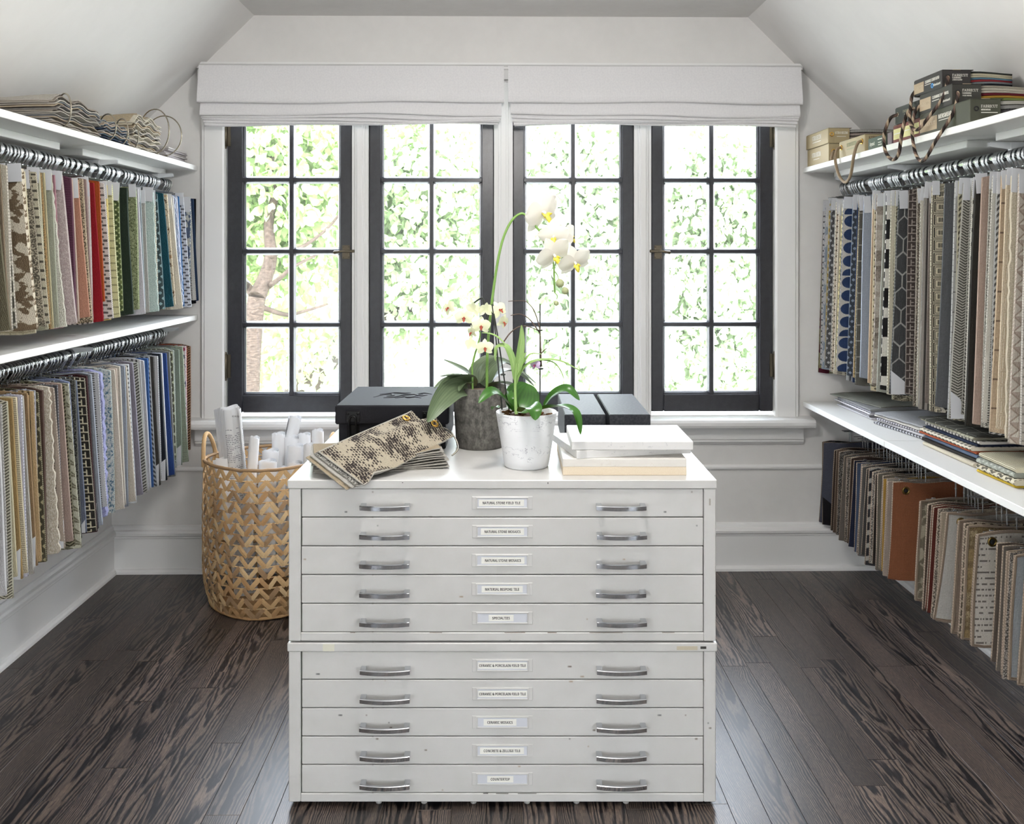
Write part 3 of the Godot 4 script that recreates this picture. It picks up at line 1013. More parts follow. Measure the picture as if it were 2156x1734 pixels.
func build_cabinets() -> void:
	var enamel := textured("white_enamel", enamel_image(), 0.34, 0.5, Vector3.ONE * 1.3, true)
	enamel.uv1_world_triplanar = true
	var chrome := mat("chrome", Color(0.82, 0.83, 0.85), 0.09, 1.0)
	var ink := mat("ink", Color(0.07, 0.07, 0.07), 0.8)
	var card := mat("card", Color(0.93, 0.925, 0.90), 0.8)
	var liner := mat("card_liner", Color(0.80, 0.81, 0.84), 0.5)
	var names := [["NATURAL STONE FIELD TILE", 0.0906, -0.002, 0.109], ["NATURAL STONE MOSAICS", 0.0866, 0.0, 0.104], ["NATURAL STONE MOSAICS", 0.0866, 0.002, 0.104], ["MATERIAL BESPOKE TILE", 0.082, 0.0, 0.099], ["SPECIALTIES", 0.0420, -0.003, 0.060],
		["CERAMIC & PORCELAIN FIELD TILE", 0.112, 0.0, 0.118], ["CERAMIC & PORCELAIN FIELD TILE", 0.112, 0.0, 0.118], ["CERAMIC MOSAICS", 0.061, -0.006, 0.079], ["CONCRETE & ZELLIGE TILE", 0.088, -0.001, 0.106], ["COUNTERTOP", 0.0456, -0.005, 0.063]]
	var at := spot(1057.5, 0, 2.288)
	at.y = 0
	for unit in 2:      # 0 the upper, 1 the lower
		var y0: float = 0.400 if unit == 0 else 0.0125
		var c := thing("flat_file_cabinet", ["white metal flat file with five stone and specialty drawers, the upper of two", "white metal flat file with five ceramic and countertop drawers, standing on the floor"][unit], "flat file", Vector3(at.x, y0, at.z), -YAW)
		var h: float = TOP - 0.400 if unit == 0 else 0.3835
		var hw := 0.5145
		var dep := 0.72
		slab(c, "side", Vector3(-hw, 0, -dep), Vector3(-hw + 0.0285, h - 0.0205, 0), enamel, 0.0018)
		slab(c, "side", Vector3(hw - 0.0285, 0, -dep), Vector3(hw, h - 0.0205, 0), enamel, 0.0018)
		slab(c, "top", Vector3(-0.5177, h - 0.021, -dep), Vector3(0.5177, h, 0.0015), enamel, 0.002)
		slab(c, "bottom_rail", Vector3(-hw + 0.0285, 0, -dep), Vector3(hw - 0.0285, 0.0205, -0.0005), enamel, 0.0018)
		slab(c, "back_panel", Vector3(-hw + 0.0285, 0.0205, -dep), Vector3(hw - 0.0285, h - 0.021, -dep + 0.01), enamel)
		var pitch: float = (h - 0.021 - 0.0205) / 5.0
		for k in 5:
			var n = names[unit * 5 + k]
			var yb: float = h - 0.021 - pitch * (k + 1)
			var dr := holder("drawer", c, Vector3(rng.randf_range(-0.0006, 0.0006), yb, -0.001))
			dr.set_meta("label", "drawer marked %s" % String(n[0]).to_lower())
			slab(dr, "front", Vector3(-0.4835, 0.0011, -0.016), Vector3(0.4843, pitch - 0.0011, -0.001), enamel, 0.0016)
			slab(dr, "tray", Vector3(-0.475, 0.006, -0.69), Vector3(0.475, pitch - 0.012, -0.016), enamel)
			var hy := pitch - 0.040
			for hx in [-0.2815, 0.285]: part("handle", handle_mesh(), chrome, dr, Vector3(hx + rng.randf_range(-0.0008, 0.0008), hy, -0.001), Vector3(0.05, 0, 0))
			var ly := pitch * 0.5 + 0.0005
			var st := begin()
			add_box(st, Vector3(0, ly, -0.0004), Vector3(0.146, 0.0305, 0.0016), 0.0006)
			for q in [[0, 0.0125, 0.126, 0.0022], [0, -0.0125, 0.126, 0.0036], [-0.0615, 0, 0.0036, 0.0265], [0.0615, 0, 0.0036, 0.0265]]:
				add_box(st, Vector3(q[0], ly + q[1], 0.0008), Vector3(q[2], q[3], 0.0022), 0.0006)
			part("label_holder", done(st), enamel, dr)
			part("card_liner", box(Vector3(0.119, 0.0215, 0.0004)), liner, dr, Vector3(0, ly, 0.0006))
			part("card", box(Vector3(n[3], 0.0155, 0.0004)), card, dr, Vector3(n[2], ly, 0.0010))
			words(n[0], n[1], 0.0062, ink, dr, Vector3(n[2], ly, 0.0013))
		# chips, rust and smudges on the enamel
		var rust := mat("rust", Color(0.38, 0.27, 0.18), 0.9)
		var grime := mat("grime", Color(0.22, 0.21, 0.20), 0.9)
		var marks := [[-0.36, 0.0207, 0.012, 0.0009, rust], [-0.16, 0.0207, 0.03, 0.0008, rust], [0.03, 0.0207, 0.05, 0.0009, rust], [0.12, 0.0207, 0.022, 0.0012, rust], [0.25, 0.0207, 0.08, 0.0008, rust], [0.40, 0.0207, 0.03, 0.0008, rust], [0.11, h - 0.007, 0.0018, 0.004, grime], [-0.24, h - 0.006, 0.003, 0.0015, grime], [0.50, 0.335, 0.004, 0.016, mat("scuff", Color(0.62, 0.60, 0.57), 0.8)]] if unit == 0 else [[-0.04, 0.0210, 0.012, 0.0016, grime], [0.0, 0.0208, 0.03, 0.0012, grime], [0.06, 0.0208, 0.045, 0.0010, grime], [0.484, h - 0.011, 0.014, 0.006, grime], [0.445, h - 0.012, 0.05, 0.009, mat("bare_spot", Color(0.74, 0.70, 0.62), 0.7)], [-0.418, h - 0.011, 0.028, 0.017, mat("tape", Color(0.84, 0.83, 0.77), 0.6)]]
		for q in marks:
			part("paint_mark", box(Vector3(q[2], q[3], 0.0004)), q[4], c, Vector3(q[0], q[1], 0.0017 if q[1] > h - 0.021 else 0.0002))
		for fx in [-0.45, -0.30, -0.19, -0.07, 0.06, 0.18, 0.30, 0.45]:
			if unit == 1: part("glide", lathe([Vector2(0, -0.0125), Vector2(0.007, -0.012), Vector2(0.009, -0.006), Vector2(0.009, 0.001), Vector2(0, 0.001)], 12), enamel, c, Vector3(fx, 0, -0.02 if absf(fx) < 0.4 else -0.05))

# ---------------------------------------------------------------- on top of the files
func build_table_things() -> void:
	# the leather box
	var leather := textured("black_leather", blotch_image(Color(0.115, 0.115, 0.125), Color(0.15, 0.15, 0.165), 6.0, 0.2), 0.6, 0.18, Vector3.ONE * 8.0, true)
	leather.heightmap_enabled = true
	leather.heightmap_texture = as_texture(blotch_image(Color(0, 0, 0), Color(1, 1, 1), 9.0, 0.3, 90.0))
	leather.heightmap_scale = 0.04
	var blackmetal := mat("black_metal", Color(0.06, 0.06, 0.065), 0.3, 0.6)
	var at := spot(825, 0, 2.64)
	var b := thing("leather_box", "black leather box with an embossed scroll on its lid and black clasps", "box", Vector3(at.x, TOP, at.z), -YAW)
	slab(b, "body", Vector3(-0.149, 0, -0.366), Vector3(0.149, 0.085, -0.008), leather, 0.003)
	slab(b, "lid", Vector3(-0.158, 0.070, -0.374), Vector3(0.158, 0.123, 0), leather, 0.004)
	for sx in [-0.108, 0.105]:
		var cl := holder("clasp", b, Vector3(sx, 0.078, 0.001))
		part("plate", box(Vector3(0.040, 0.030, 0.003), 0.0012), blackmetal, cl, Vector3(0, 0.014, 0.001))
		part("plate", box(Vector3(0.034, 0.040, 0.003), 0.0012), blackmetal, cl, Vector3(0, -0.030, -0.007))
		part("hasp", tube(curve([Vector3(-0.009, -0.045, 0.001), Vector3(-0.009, 0.005, 0.006), Vector3(0, 0.016, 0.006), Vector3(0.009, 0.005, 0.006), Vector3(0.009, -0.045, 0.001)], 6), 0.0028, 8), blackmetal, cl)
		for q in [[-0.014, 0.022], [0.014, 0.022], [-0.012, -0.040], [0.012, -0.040]]: part("rivet", lathe([Vector2(0, 0.002), Vector2(0.003, 0.001), Vector2(0.0035, 0)], 10), blackmetal, cl, Vector3(q[0], q[1], 0.0025 if q[1] > 0 else -0.0055), Vector3(PI / 2, 0, 0))
	var st := begin()
	for c in [[[-0.08, 0.02], [-0.06, -0.012], [-0.035, -0.022], [-0.028, 0.0], [-0.045, 0.008]], [[-0.05, 0.028], [-0.02, 0.02], [0.0, -0.005], [0.03, -0.014], [0.06, -0.018]], [[0.085, -0.02], [0.06, -0.032], [0.04, -0.012], [0.055, 0.004], [0.074, -0.006]], [[-0.015, 0.032], [0.01, 0.016], [0.022, 0.026], [0.04, 0.018], [0.06, 0.03]], [[-0.07, -0.02], [-0.03, -0.035], [0.0, -0.03], [0.02, -0.036]]]:
		var pts := []
		for p in c: pts.append(Vector3(p[0] + 0.008, 0.1232, p[1] * 1.5 - 0.18))
		var cv := curve(pts, 6)
		var rr := []
		for i in cv.size(): rr.append(0.0014 + 0.0042 * sin(PI * i / (cv.size() - 1)))
		add_tube(st, cv, rr, 8, true, 0.5, Vector3.UP)
	part("embossed_scroll", done(st), leather, b)
	# two slate-black file boxes
	var slate := textured("file_box_cloth", blotch_image(Color(0.135, 0.14, 0.155), Color(0.25, 0.255, 0.27), 1.5, 0.35, 40.0), 0.5, 0.2, Vector3.ONE * 5.0, true)
	for k in 2:
		var p := spot([1232, 1326.5][k], 0, 2.632)
		var f := thing("file_box", ["dark slate file box lying behind the marble pot", "dark slate file box lying behind the stone slabs"][k], "box", Vector3(p.x, TOP, p.z), -YAW, "slate file boxes")
		slab(f, "shell", Vector3(-0.057, 0, -0.386), Vector3(0.057, 0.099, 0), slate, 0.0025)
		slab(f, "pull_tab", Vector3(-0.012, 0.030, -0.001), Vector3(0.012, 0.055, 0.0012), blackmetal, 0.0005)
	# stone slabs
	var pale := textured("pale_marble", marble_image(Color(0.865, 0.86, 0.855), Color(0.70, 0.70, 0.71), 0.05, 0.05, 3.0), 0.32, 0.5, Vector3.ONE * 4.0, true)
	var cream := textured("cream_marble", marble_image(Color(0.85, 0.835, 0.81), Color(0.78, 0.75, 0.71), 0.05, 0.0, 30.0), 0.4, 0.5, Vector3.ONE * 4.0, true)
	var lime := textured("cream_limestone", blotch_image(Color(0.82, 0.755, 0.66), Color(0.86, 0.81, 0.73), 4.0, 0.25), 0.6, 0.3, Vector3.ONE * 6.0, true)
	var front := spot(1317.5, 0, 2.333)
	for s in [[0.0, 0.0, 0.021, 0.305, 0.30, lime, 0.0, "cream limestone slab at the bottom of the stack"], [0.0, 0.021, 0.020, 0.305, 0.30, cream, 0.0, "off-white marble slab second from the bottom of the stack"], [0.003, 0.041, 0.0195, 0.30, 0.235, pale, 0.22, "white marble slab turned askew in the stack"], [0.020, 0.061, 0.0205, 0.30, 0.225, pale, 0.0, "white veined marble slab on top of the stack"]]:
		var turn: float = s[6] - YAW
		single("stone_slab", box(Vector3(s[3], s[2], s[4]), 0.0012), s[5], s[7], "stone slab", Vector3(front.x + s[0], TOP + s[1] + s[2] * 0.5, front.z - (0.15 if s[6] == 0.0 else 0.145) + (0.03 if s[4] == 0.225 else 0.0) - 0.002), Vector3(0, turn, 0), "stone slabs in a stack")

# the ring-bound swatches, with one printed swatch flopped over the front
func build_swatch_book() -> void:
	var t := thing("swatch_book", "grommeted upholstery swatches on a ring, the top one printed in dark snakeskin", "swatch book", Vector3(-0.29, TOP, -2.50))
	var o := Vector3(0.29, -TOP, 2.50)
	var grey := fabric("heather", "c6c3bc")
	var tan := fabric("heather", "b9a88c")
	var tweed := fabric("tweed", "9fa09c", "cfcdc6", "")
	var edge := fabric("heather", "c9c5ba")
	var snake := fabric("snake", "b8ad98", "3a3331", "5c534e")
	for k in 9:
		var g := []
		var uv := []
		var a := 0.17 + rng.randf_range(-0.035, 0.035)
		var L := 0.335 + rng.randf_range(-0.01, 0.01)
		for i in 9:
			var row := []
			var ur := []
			for j in 15:
				var u := (j / 14.0 - 0.5)
				var v := (i / 8.0 - 0.5)
				# swatches rise to the ring at the right-hand end and fan out at the left
				var y := 0.0012 + k * (0.0042 + 0.0022 * smoothstep(0.05, 0.5, u)) + 0.0015 * sin(u * 9.0 + k)
				var curl := smoothstep(0.34, 0.5, u) * 0.012 * k / 9.0
				var p := Vector3(u * L - curl, y, v * 0.215 + 0.012)
				p = p.rotated(Vector3.UP, a)
				row.append(p + Vector3(-0.015 - 0.004 * k * 0.3, 0, -0.0))
				ur.append(Vector2(u * 2.4, v * 1.2))
			g.append(row)
			uv.append(ur)
		part("swatch", sheet(g, uv, 0.0022, tan if k == 8 else grey, edge), null, t)
	# two draped swatches: corners A far, B left, C over the front edge, D by the ring
	for k in 4:
		var d := 3.0 - k
		var A := Vector3(-0.232 - 0.010 * d, 0.905 - 0.0042 * d, -2.60 + 0.004 * d) + o
		var B := Vector3(-0.437 - 0.010 * d, 0.846 - 0.0042 * d, -2.335 + 0.002 * d) + o
		var C := Vector3(-0.318 - 0.013 * d, 0.783 - 0.0042 * d, -2.262) + o
		var D := Vector3(-0.115 - 0.006 * d, 0.852 - 0.0042 * d, -2.50) + o
		var g := []
		var uv := []
		for i in 13:
			var row := []
			var ur := []
			var v := i / 12.0
			for j in 19:
				var u := j / 18.0
				var p := B.lerp(A, u).lerp(C.lerp(D, u), v)
				var ridge := 0.020 * exp(-pow((v - 0.45 - 0.25 * (u - 0.5)) / 0.16, 2.0)) * smoothstep(0.25, 0.9, u)
				p.y += ridge + 0.012 * sin(PI * v) * sin(PI * u) - 0.022 * exp(-pow((v - 0.22) / 0.2, 2.0)) * smoothstep(0.3, 1.0, u) * 0.6
				if p.z - o.z < -2.282: p.y = maxf(p.y, 0.0042 + 0.0042 * k)     # lies on the cabinet up to its front edge
				row.append(p)
				ur.append(Vector2(u * 2.3, v * 0.85))
			g.append(row)
			uv.append(ur)
		part("swatch", sheet(g, uv, -0.0028, [tan, grey, tweed, snake][k], edge), null, t)
		if k == 3:
			var rim := []
			for i in 13: rim.append(g[i][0] + Vector3(0.002, 0.0012, 0))
			for j in range(1, 19): rim.append(g[12][j] + Vector3(0, 0.0012, -0.002))
			for i in range(11, -1, -1): rim.append(g[i][18] + Vector3(-0.002, 0.0012, 0))
			for j in range(17, -1, -1): rim.append(g[0][j] + Vector3(0, 0.0012, 0.002))
			part("stitched_border", tube(rim, 0.0028, 6, true, 0.7, Vector3.UP), edge, t)
			var gold := mat("gilt", Color(0.83, 0.66, 0.33), 0.22, 1.0)
			for q in [[1, 16], [8, 17]]:
				var n: Vector3 = (g[q[0]][q[1]] - g[q[0]][q[1] - 1]).cross(g[q[0] + 1][q[1]] - g[q[0]][q[1]]).normalized()
				if n.y < 0: n = -n
				var gm := part("grommet", torus(0.0085, 0.0032, 18, 8), gold, t, g[q[0]][q[1]] + n * 0.003)
				gm.basis = frame_at(n, Vector3(0, 0, 1)) * Basis(Vector3(1, 0, 0), PI / 2)
	var ring := [Vector3(-0.212, 0.872, -2.565), Vector3(-0.165, 0.868, -2.57), Vector3(-0.128, 0.858, -2.55), Vector3(-0.107, 0.835, -2.53), Vector3(-0.103, 0.815, -2.515), Vector3(-0.118, 0.802, -2.50)]
	for i in ring.size(): ring[i] += o
	part("ring", tube(curve(ring, 6), 0.0022, 8), mat("steel_wire", Color(0.62, 0.6, 0.57), 0.25, 1.0), t)

func torus(R: float, r: float, n := 24, m := 8) -> ArrayMesh:
	var st := begin()
	var pts := []
	for i in n + 1: pts.append(Vector3(cos(TAU * i / n) * R, 0, sin(TAU * i / n) * R))
	add_tube(st, pts, r, m, false, 1.0, Vector3.UP)
	return done(st)

# ---------------------------------------------------------------- basket and rolls
func build_basket() -> void:
	var c := spot(567, 0, 3.655)
	var b := thing("wicker_basket", "tall round open-weave water hyacinth basket filled with paper rolls", "basket", Vector3(c.x, 0, c.z))
	var tones := []
	for k in [Color(0.78, 0.64, 0.46), Color(0.70, 0.55, 0.38), Color(0.82, 0.70, 0.53), Color(0.62, 0.50, 0.37)]: 
		tones.append(textured("hyacinth%s" % k, blotch_image(k * 0.88, (k * 1.12).clamp(), 3.0, 0.4, k.r * 900.0), 0.65, 0.4, Vector3(20, 4, 20), true))
	var rows := 14
	var H := 0.553
	var rad := func(y: float) -> float: return 0.237 - 0.030 * pow(1.0 - clampf(y / 0.16, 0, 1), 2.0) - 0.004 * smoothstep(0.35, 0.55, y)
	var pt := func(a: float, y: float, off: float) -> Vector3:
		var r: float = rad.call(y) + off
		var sq := 1.0 + 0.035 * cos(4.0 * a)      # a slightly square round
		return Vector3(cos(a) * r * sq, y, sin(a) * r * sq * 0.96)
	var n := 24
	var back := begin()
	var parts := 0
	for k in rows:
		var y0 := 0.008 + (H - 0.012) * k / rows
		var y1 := 0.008 + (H - 0.012) * (k + 1) / rows
		for i in n * 2:
			var up := i % 2 == 0
			var a0 := TAU * (i + k * 0.13 + rng.randf_range(-0.08, 0.08)) / (n * 2)
			var a1 := a0 + TAU / (n * 2) * rng.randf_range(0.92, 1.08)
			var ya := y0 if up else y1
			var yb := y1 if up else y0
			var front: bool = cos((a0 + a1) * 0.5 - 2.02) > -0.12 and parts < 300
			var st := begin() if front else back
			strip(st, pt, a0, ya, a1, yb, 0.0086 * rng.randf_range(0.88, 1.12))
			if front:
				part("strip", done(st), tones[rng.randi() % 4], b)
				parts += 1
	var bk := part("strip", done(back), tones[0], b)
	bk.set_meta("kind", "stuff")
	for k in rows + 1:
		var y := 0.008 + (H - 0.012) * k / rows
		var pts := []
		for i in 61: pts.append(pt.call(TAU * i / 60.0, y + rng.randf_range(-0.0012, 0.0012), 0.001))
		var thick := 0.0065 if k == 0 or k == rows else 0.0028
		part("ring", tube(pts, thick, 6, false, 1.0, Vector3.UP), tones[(k + 1) % 4], b)
	part("base", lathe([Vector2(0, 0.004), Vector2(0.205, 0.004), Vector2(0.207, 0.010), Vector2(0, 0.010)], 40), tones[1], b)
	for s in [PI * 1.02, 0.02]:
		var pts := []
		var rr := []
		for i in 33:
			var f := i / 32.0
			var p: Vector3 = pt.call(s + lerpf(-0.27, 0.27, f), H - 0.03, 0.004)
			p.y += 0.115 * pow(sin(PI * f), 0.55)
			pts.append(p)
			rr.append(0.0068 + 0.002 * absf(sin(f * 44.0)))
		part("handle", tube(pts, rr, 8), tones[0], b)
	# rolls of paper: top (px, py, depth), radius, length, foot offset in x and z, label
	var paper := mat("paper", Color(0.945, 0.945, 0.95), 0.85)
	var inner := [[570, 948, 3.62, 0.034, 0.42, 0.0, 0.0, "loose open roll of tracing paper behind the front rim of the basket"], [563, 970, 3.545, 0.036, 0.40, 0.0, 0.02, "wide open roll of tracing paper at the front rim"],
		[535, 921, 3.505, 0.020, 0.42, -0.02, 0.03, "slim tight paper roll leaning outward beside the folded plans"], [622, 878, 3.80, 0.027, 0.50, -0.10, 0.01, "flattened paper roll leaning against the window sill"],
		[586, 913, 3.705, 0.028, 0.50, 0.0, 0.0, "grey-edged paper roll standing at the back of the basket"], [613, 921, 3.715, 0.031, 0.50, 0.0, 0.0, "thick many-layered paper roll in the middle of the basket"],
		[622, 938, 3.64, 0.034, 0.48, 0.0, 0.0, "thickest paper roll with crumpled top"], [640, 914, 3.735, 0.027, 0.50, 0.0, 0.0, "broad paper roll in the back row of the basket"],
		[669, 906, 3.675, 0.023, 0.52, 0.0, 0.0, "translucent paper roll standing tallest beside the cabinet"], [652, 936, 3.61, 0.024, 0.46, 0.0, 0.0, "white paper roll squeezed beside the swatch book"],
		[620, 974, 3.575, 0.030, 0.38, 0.0, 0.01, "open paper roll low by the cabinet edge"], [594, 985, 3.545, 0.016, 0.36, 0.0, 0.02, "short paper roll just below the rim"]]
	for r in inner:
		var top := spot(r[0], r[1], r[2])
		var foot := Vector3(top.x + r[5], maxf(0.02, top.y - r[4]), top.z + r[6])
		single("paper_roll", roll_mesh(top - foot, r[3], 2.6 + rng.randf(), 1.0), paper, r[7], "paper roll", foot, Vector3.ZERO, "paper rolls in the basket")
	# the folded set of plans, printed
	var plans := textured("printed_plan", page_image(true), 0.8, 0.3, Vector3(1.0, 1.0, 1.0))
	var top := spot(484, 856, 3.62)
	var foot := Vector3(top.x + 0.075, 0.05, top.z + 0.03)
	var pl := thing("folded_plans", "tall folded set of printed plans standing in the basket", "drawing set", foot)
	for k in 6:
		var d := top - foot + Vector3(-0.014 + 0.004 * k, -0.004 * absf(k - 3.0), -0.012 + 0.005 * k)
		part("sheet", roll_mesh(d, 0.038 - 0.001 * k, 0.86, 0.34, 2.4), plans if k == 5 else paper, pl, Vector3(-0.014 + 0.005 * k, 0, -0.008 + 0.005 * k))
	var ax := (top - foot).normalized()
	var wd := holder("title", pl, top - foot + Vector3(0.022, -0.030, 0.036))
	words("GENERAL NOTES", 0.046, 0.0055, mat("ink", Color.BLACK), wd, Vector3.ZERO, Vector3(0, 0.1, -0.09), true)
	var curl := spot(458, 968, 3.56)
	single("paper_roll", roll_mesh(Vector3(-0.03, 0.30, 0.0), 0.03, 0.8, 0.6, 1.0), paper, "curled white sheet leaning on the rim under the basket handle", "paper roll", curl + Vector3(0.035, -0.30, -0.02), Vector3.ZERO, "paper rolls in the basket")

func strip(st: SurfaceTool, pt: Callable, a0: float, ya: float, a1: float, yb: float, hw: float) -> void:
	st.set_smooth_group(-1)
	var rows := []
	for i in 4:
		var f := i / 3.0
		var a := lerpf(a0, a1, f)
		var y := lerpf(ya, yb, f)
		var off := 0.0035 + 0.002 * sin(PI * f)
		var p: Vector3 = pt.call(a, y, off)
		var q: Vector3 = pt.call(a + 0.02, y, off)
		var dir: Vector3 = (pt.call(a1, yb, 0.0) - pt.call(a0, ya, 0.0)).normalized()
		var nrm := Vector3(p.x, 0, p.z).normalized()
		var sd := nrm.cross(dir).normalized() * hw
		rows.append([p - sd, p + nrm * 0.0012, p + sd, p + sd * 0.9 - nrm * 0.002, p - sd * 0.9 - nrm * 0.002])
	for i in 3:
		for j in 5:
			var k := (j + 1) % 5
			quad(st, rows[i][j], rows[i][k], rows[i + 1][k], rows[i + 1][j])

func roll_mesh(axis: Vector3, r: float, turns: float, flat: float, facing := 0.0) -> ArrayMesh:
	var st := begin()
	st.set_smooth_group(0)
	var f := frame_at(axis, Vector3(0.2, 0, 1))
	var n := int(20 * turns)
	var g := [[], []]
	var uv := [[], []]
	var ph := rng.randf() * TAU if facing == 0.0 else facing
	for i in n + 1:
		var t := float(i) / n
		var a := ph + t * turns * TAU
		var rr := r * (lerpf(0.55, 1.0, t) if turns > 1.0 else lerpf(0.96, 1.0, t)) * (1.0 + 0.02 * sin(a * 3.0))
		var p := f.x * cos(a) * rr + f.y * sin(a) * rr * flat
		var lift := axis.normalized() * (0.004 * sin(a * 2.0) + 0.005 * (1.0 - t))
		g[0].append(p + axis + lift)
		g[1].append(p)
		uv[0].append(Vector2(t * turns * 2.0, 0))
		uv[1].append(Vector2(t * turns * 2.0, 1))
	add_grid(st, g, uv)
	return done(st)

# ---------------------------------------------------------------- orchids
func leaf(ctrl: Array, w: float, up := Vector3.UP, fold := 0.25, point := 0.75) -> ArrayMesh:
	var sp := curve(ctrl, 7)
	var st := begin()
	st.set_smooth_group(0)
	var g := []
	var uv := []
	var n := sp.size()
	for i in n:
		var t := float(i) / (n - 1)
		var tan: Vector3 = (sp[min(i + 1, n - 1)] - sp[max(i - 1, 0)]).normalized()
		var sd := tan.cross(up).normalized()
		var nr := sd.cross(tan).normalized()
		var hw := w * pow(sin(PI * pow(clampf(t * 0.93 + 0.06, 0, 1), point)), 0.75)
		var row := []
		var ur := []
		for j in 7:
			var s := (j - 3) / 3.0
			row.append(sp[i] + sd * s * hw + nr * hw * fold * (s * s - 0.12 * exp(-s * s * 20.0)))
			ur.append(Vector2(s * 0.5 + 0.5, t))
		g.append(row)
		uv.append(ur)
	var back := []
	for i in n:
		var row := []
		for j in 7: row.append(g[i][j] - up * 0.0011 * (1.0 - absf((j - 3) / 3.0)))
		back.append(row)
	add_grid(st, g, uv)
	st.set_smooth_group(1)
	add_grid(st, back, uv, true)
	return done(st)

func leaf_image(a: Color, b: Color) -> Image:
	var im := Image.create(64, 64, false, Image.FORMAT_RGB8)
	for y in 64:
		for x in 64:
			var t := 0.4 + 0.35 * sin(x * 0.9 + 0.6 * n2(x, y, 2.0)) * 0.5 + 0.4 * n2(x * 3.0, y * 0.4, 2.0)
			if absi(x - 32) < 2: t += 0.4
			im.set_pixel(x, y, a.lerp(b, clampf(t, 0, 1)))
	return im

func petal_mesh(L: float, w: float, curl: float, tip: float) -> ArrayMesh:
	var key := "petal%s%s%s%s" % [L, w, curl, tip]
	if meshes.has(key): return meshes[key]
	var st := begin()
	st.set_smooth_group(0)
	var g := []
	for i in 9:
		var t := i / 8.0
		var hw := w * pow(sin(PI * clampf(pow(t, tip) * 0.94 + 0.05, 0, 1)), 0.7)
		var row := []
		for j in 7:
			var s := (j - 3) / 3.0
			row.append(Vector3(s * hw, t * L, curl * t * t - 0.10 * hw * s * s + 0.04 * w * sin(s * 5.0 + t * 4.0) * t))
		g.append(row)
	add_grid(st, g)
	meshes[key] = done(st)
	return meshes[key]

# a moth orchid flower: three sepals, two broad petals, a lip and a column; it faces +z
func flower(parent: Node, at: Vector3, face: Vector3, s: float, petal: Material, lip: Material, core: Material, roll := 0.0) -> void:
	var f := holder("flower", parent, at)
	var z := face.normalized()
	var x := Vector3.UP.cross(z).normalized()
	f.basis = Basis(x, z.cross(x), z).rotated(z, roll).scaled_local(Vector3.ONE * s)
	for a in [0.0, 2.2, -2.2]: part("sepal", petal_mesh(0.98, 0.30, -0.18, 0.9), petal, f, Vector3(0, 0, -0.03), Vector3(0, 0, a))
	for a in [1.28, -1.28]: part("petal", petal_mesh(1.0, 0.52, -0.05 + 0.1 * sin(a), 1.0), petal, f, Vector3(0, 0, 0.02), Vector3(0.05, 0, a))
	var st := begin()
	st.set_smooth_group(0)
	add_tube(st, [Vector3(0, -0.02, 0.02), Vector3(0, -0.10, 0.22), Vector3(0, -0.24, 0.36), Vector3(0, -0.42, 0.38)], [0.07, 0.12, 0.13, 0.05], 8, true, 0.6)
	for sd in [-1.0, 1.0]: add_tube(st, [Vector3(0, -0.06, 0.14), Vector3(sd * 0.13, -0.08, 0.26), Vector3(sd * 0.17, -0.03, 0.40)], [0.05, 0.085, 0.03], 8, true, 0.5)
	part("lip", done(st), lip, f)
	part("column", tube([Vector3(0, 0.0, 0), Vector3(0, 0.03, 0.14), Vector3(0, 0.0, 0.24)], [0.07, 0.075, 0.05], 8), core, f)

func stem_of(parent: Node, pts: Array, r0: float, r1: float, m: Material, called := "stem") -> void:
	var c := curve(pts, 6)
	var rr := []
	for i in c.size(): rr.append(lerpf(r0, r1, float(i) / c.size()))
	part(called, tube(c, rr, 8), m, parent)

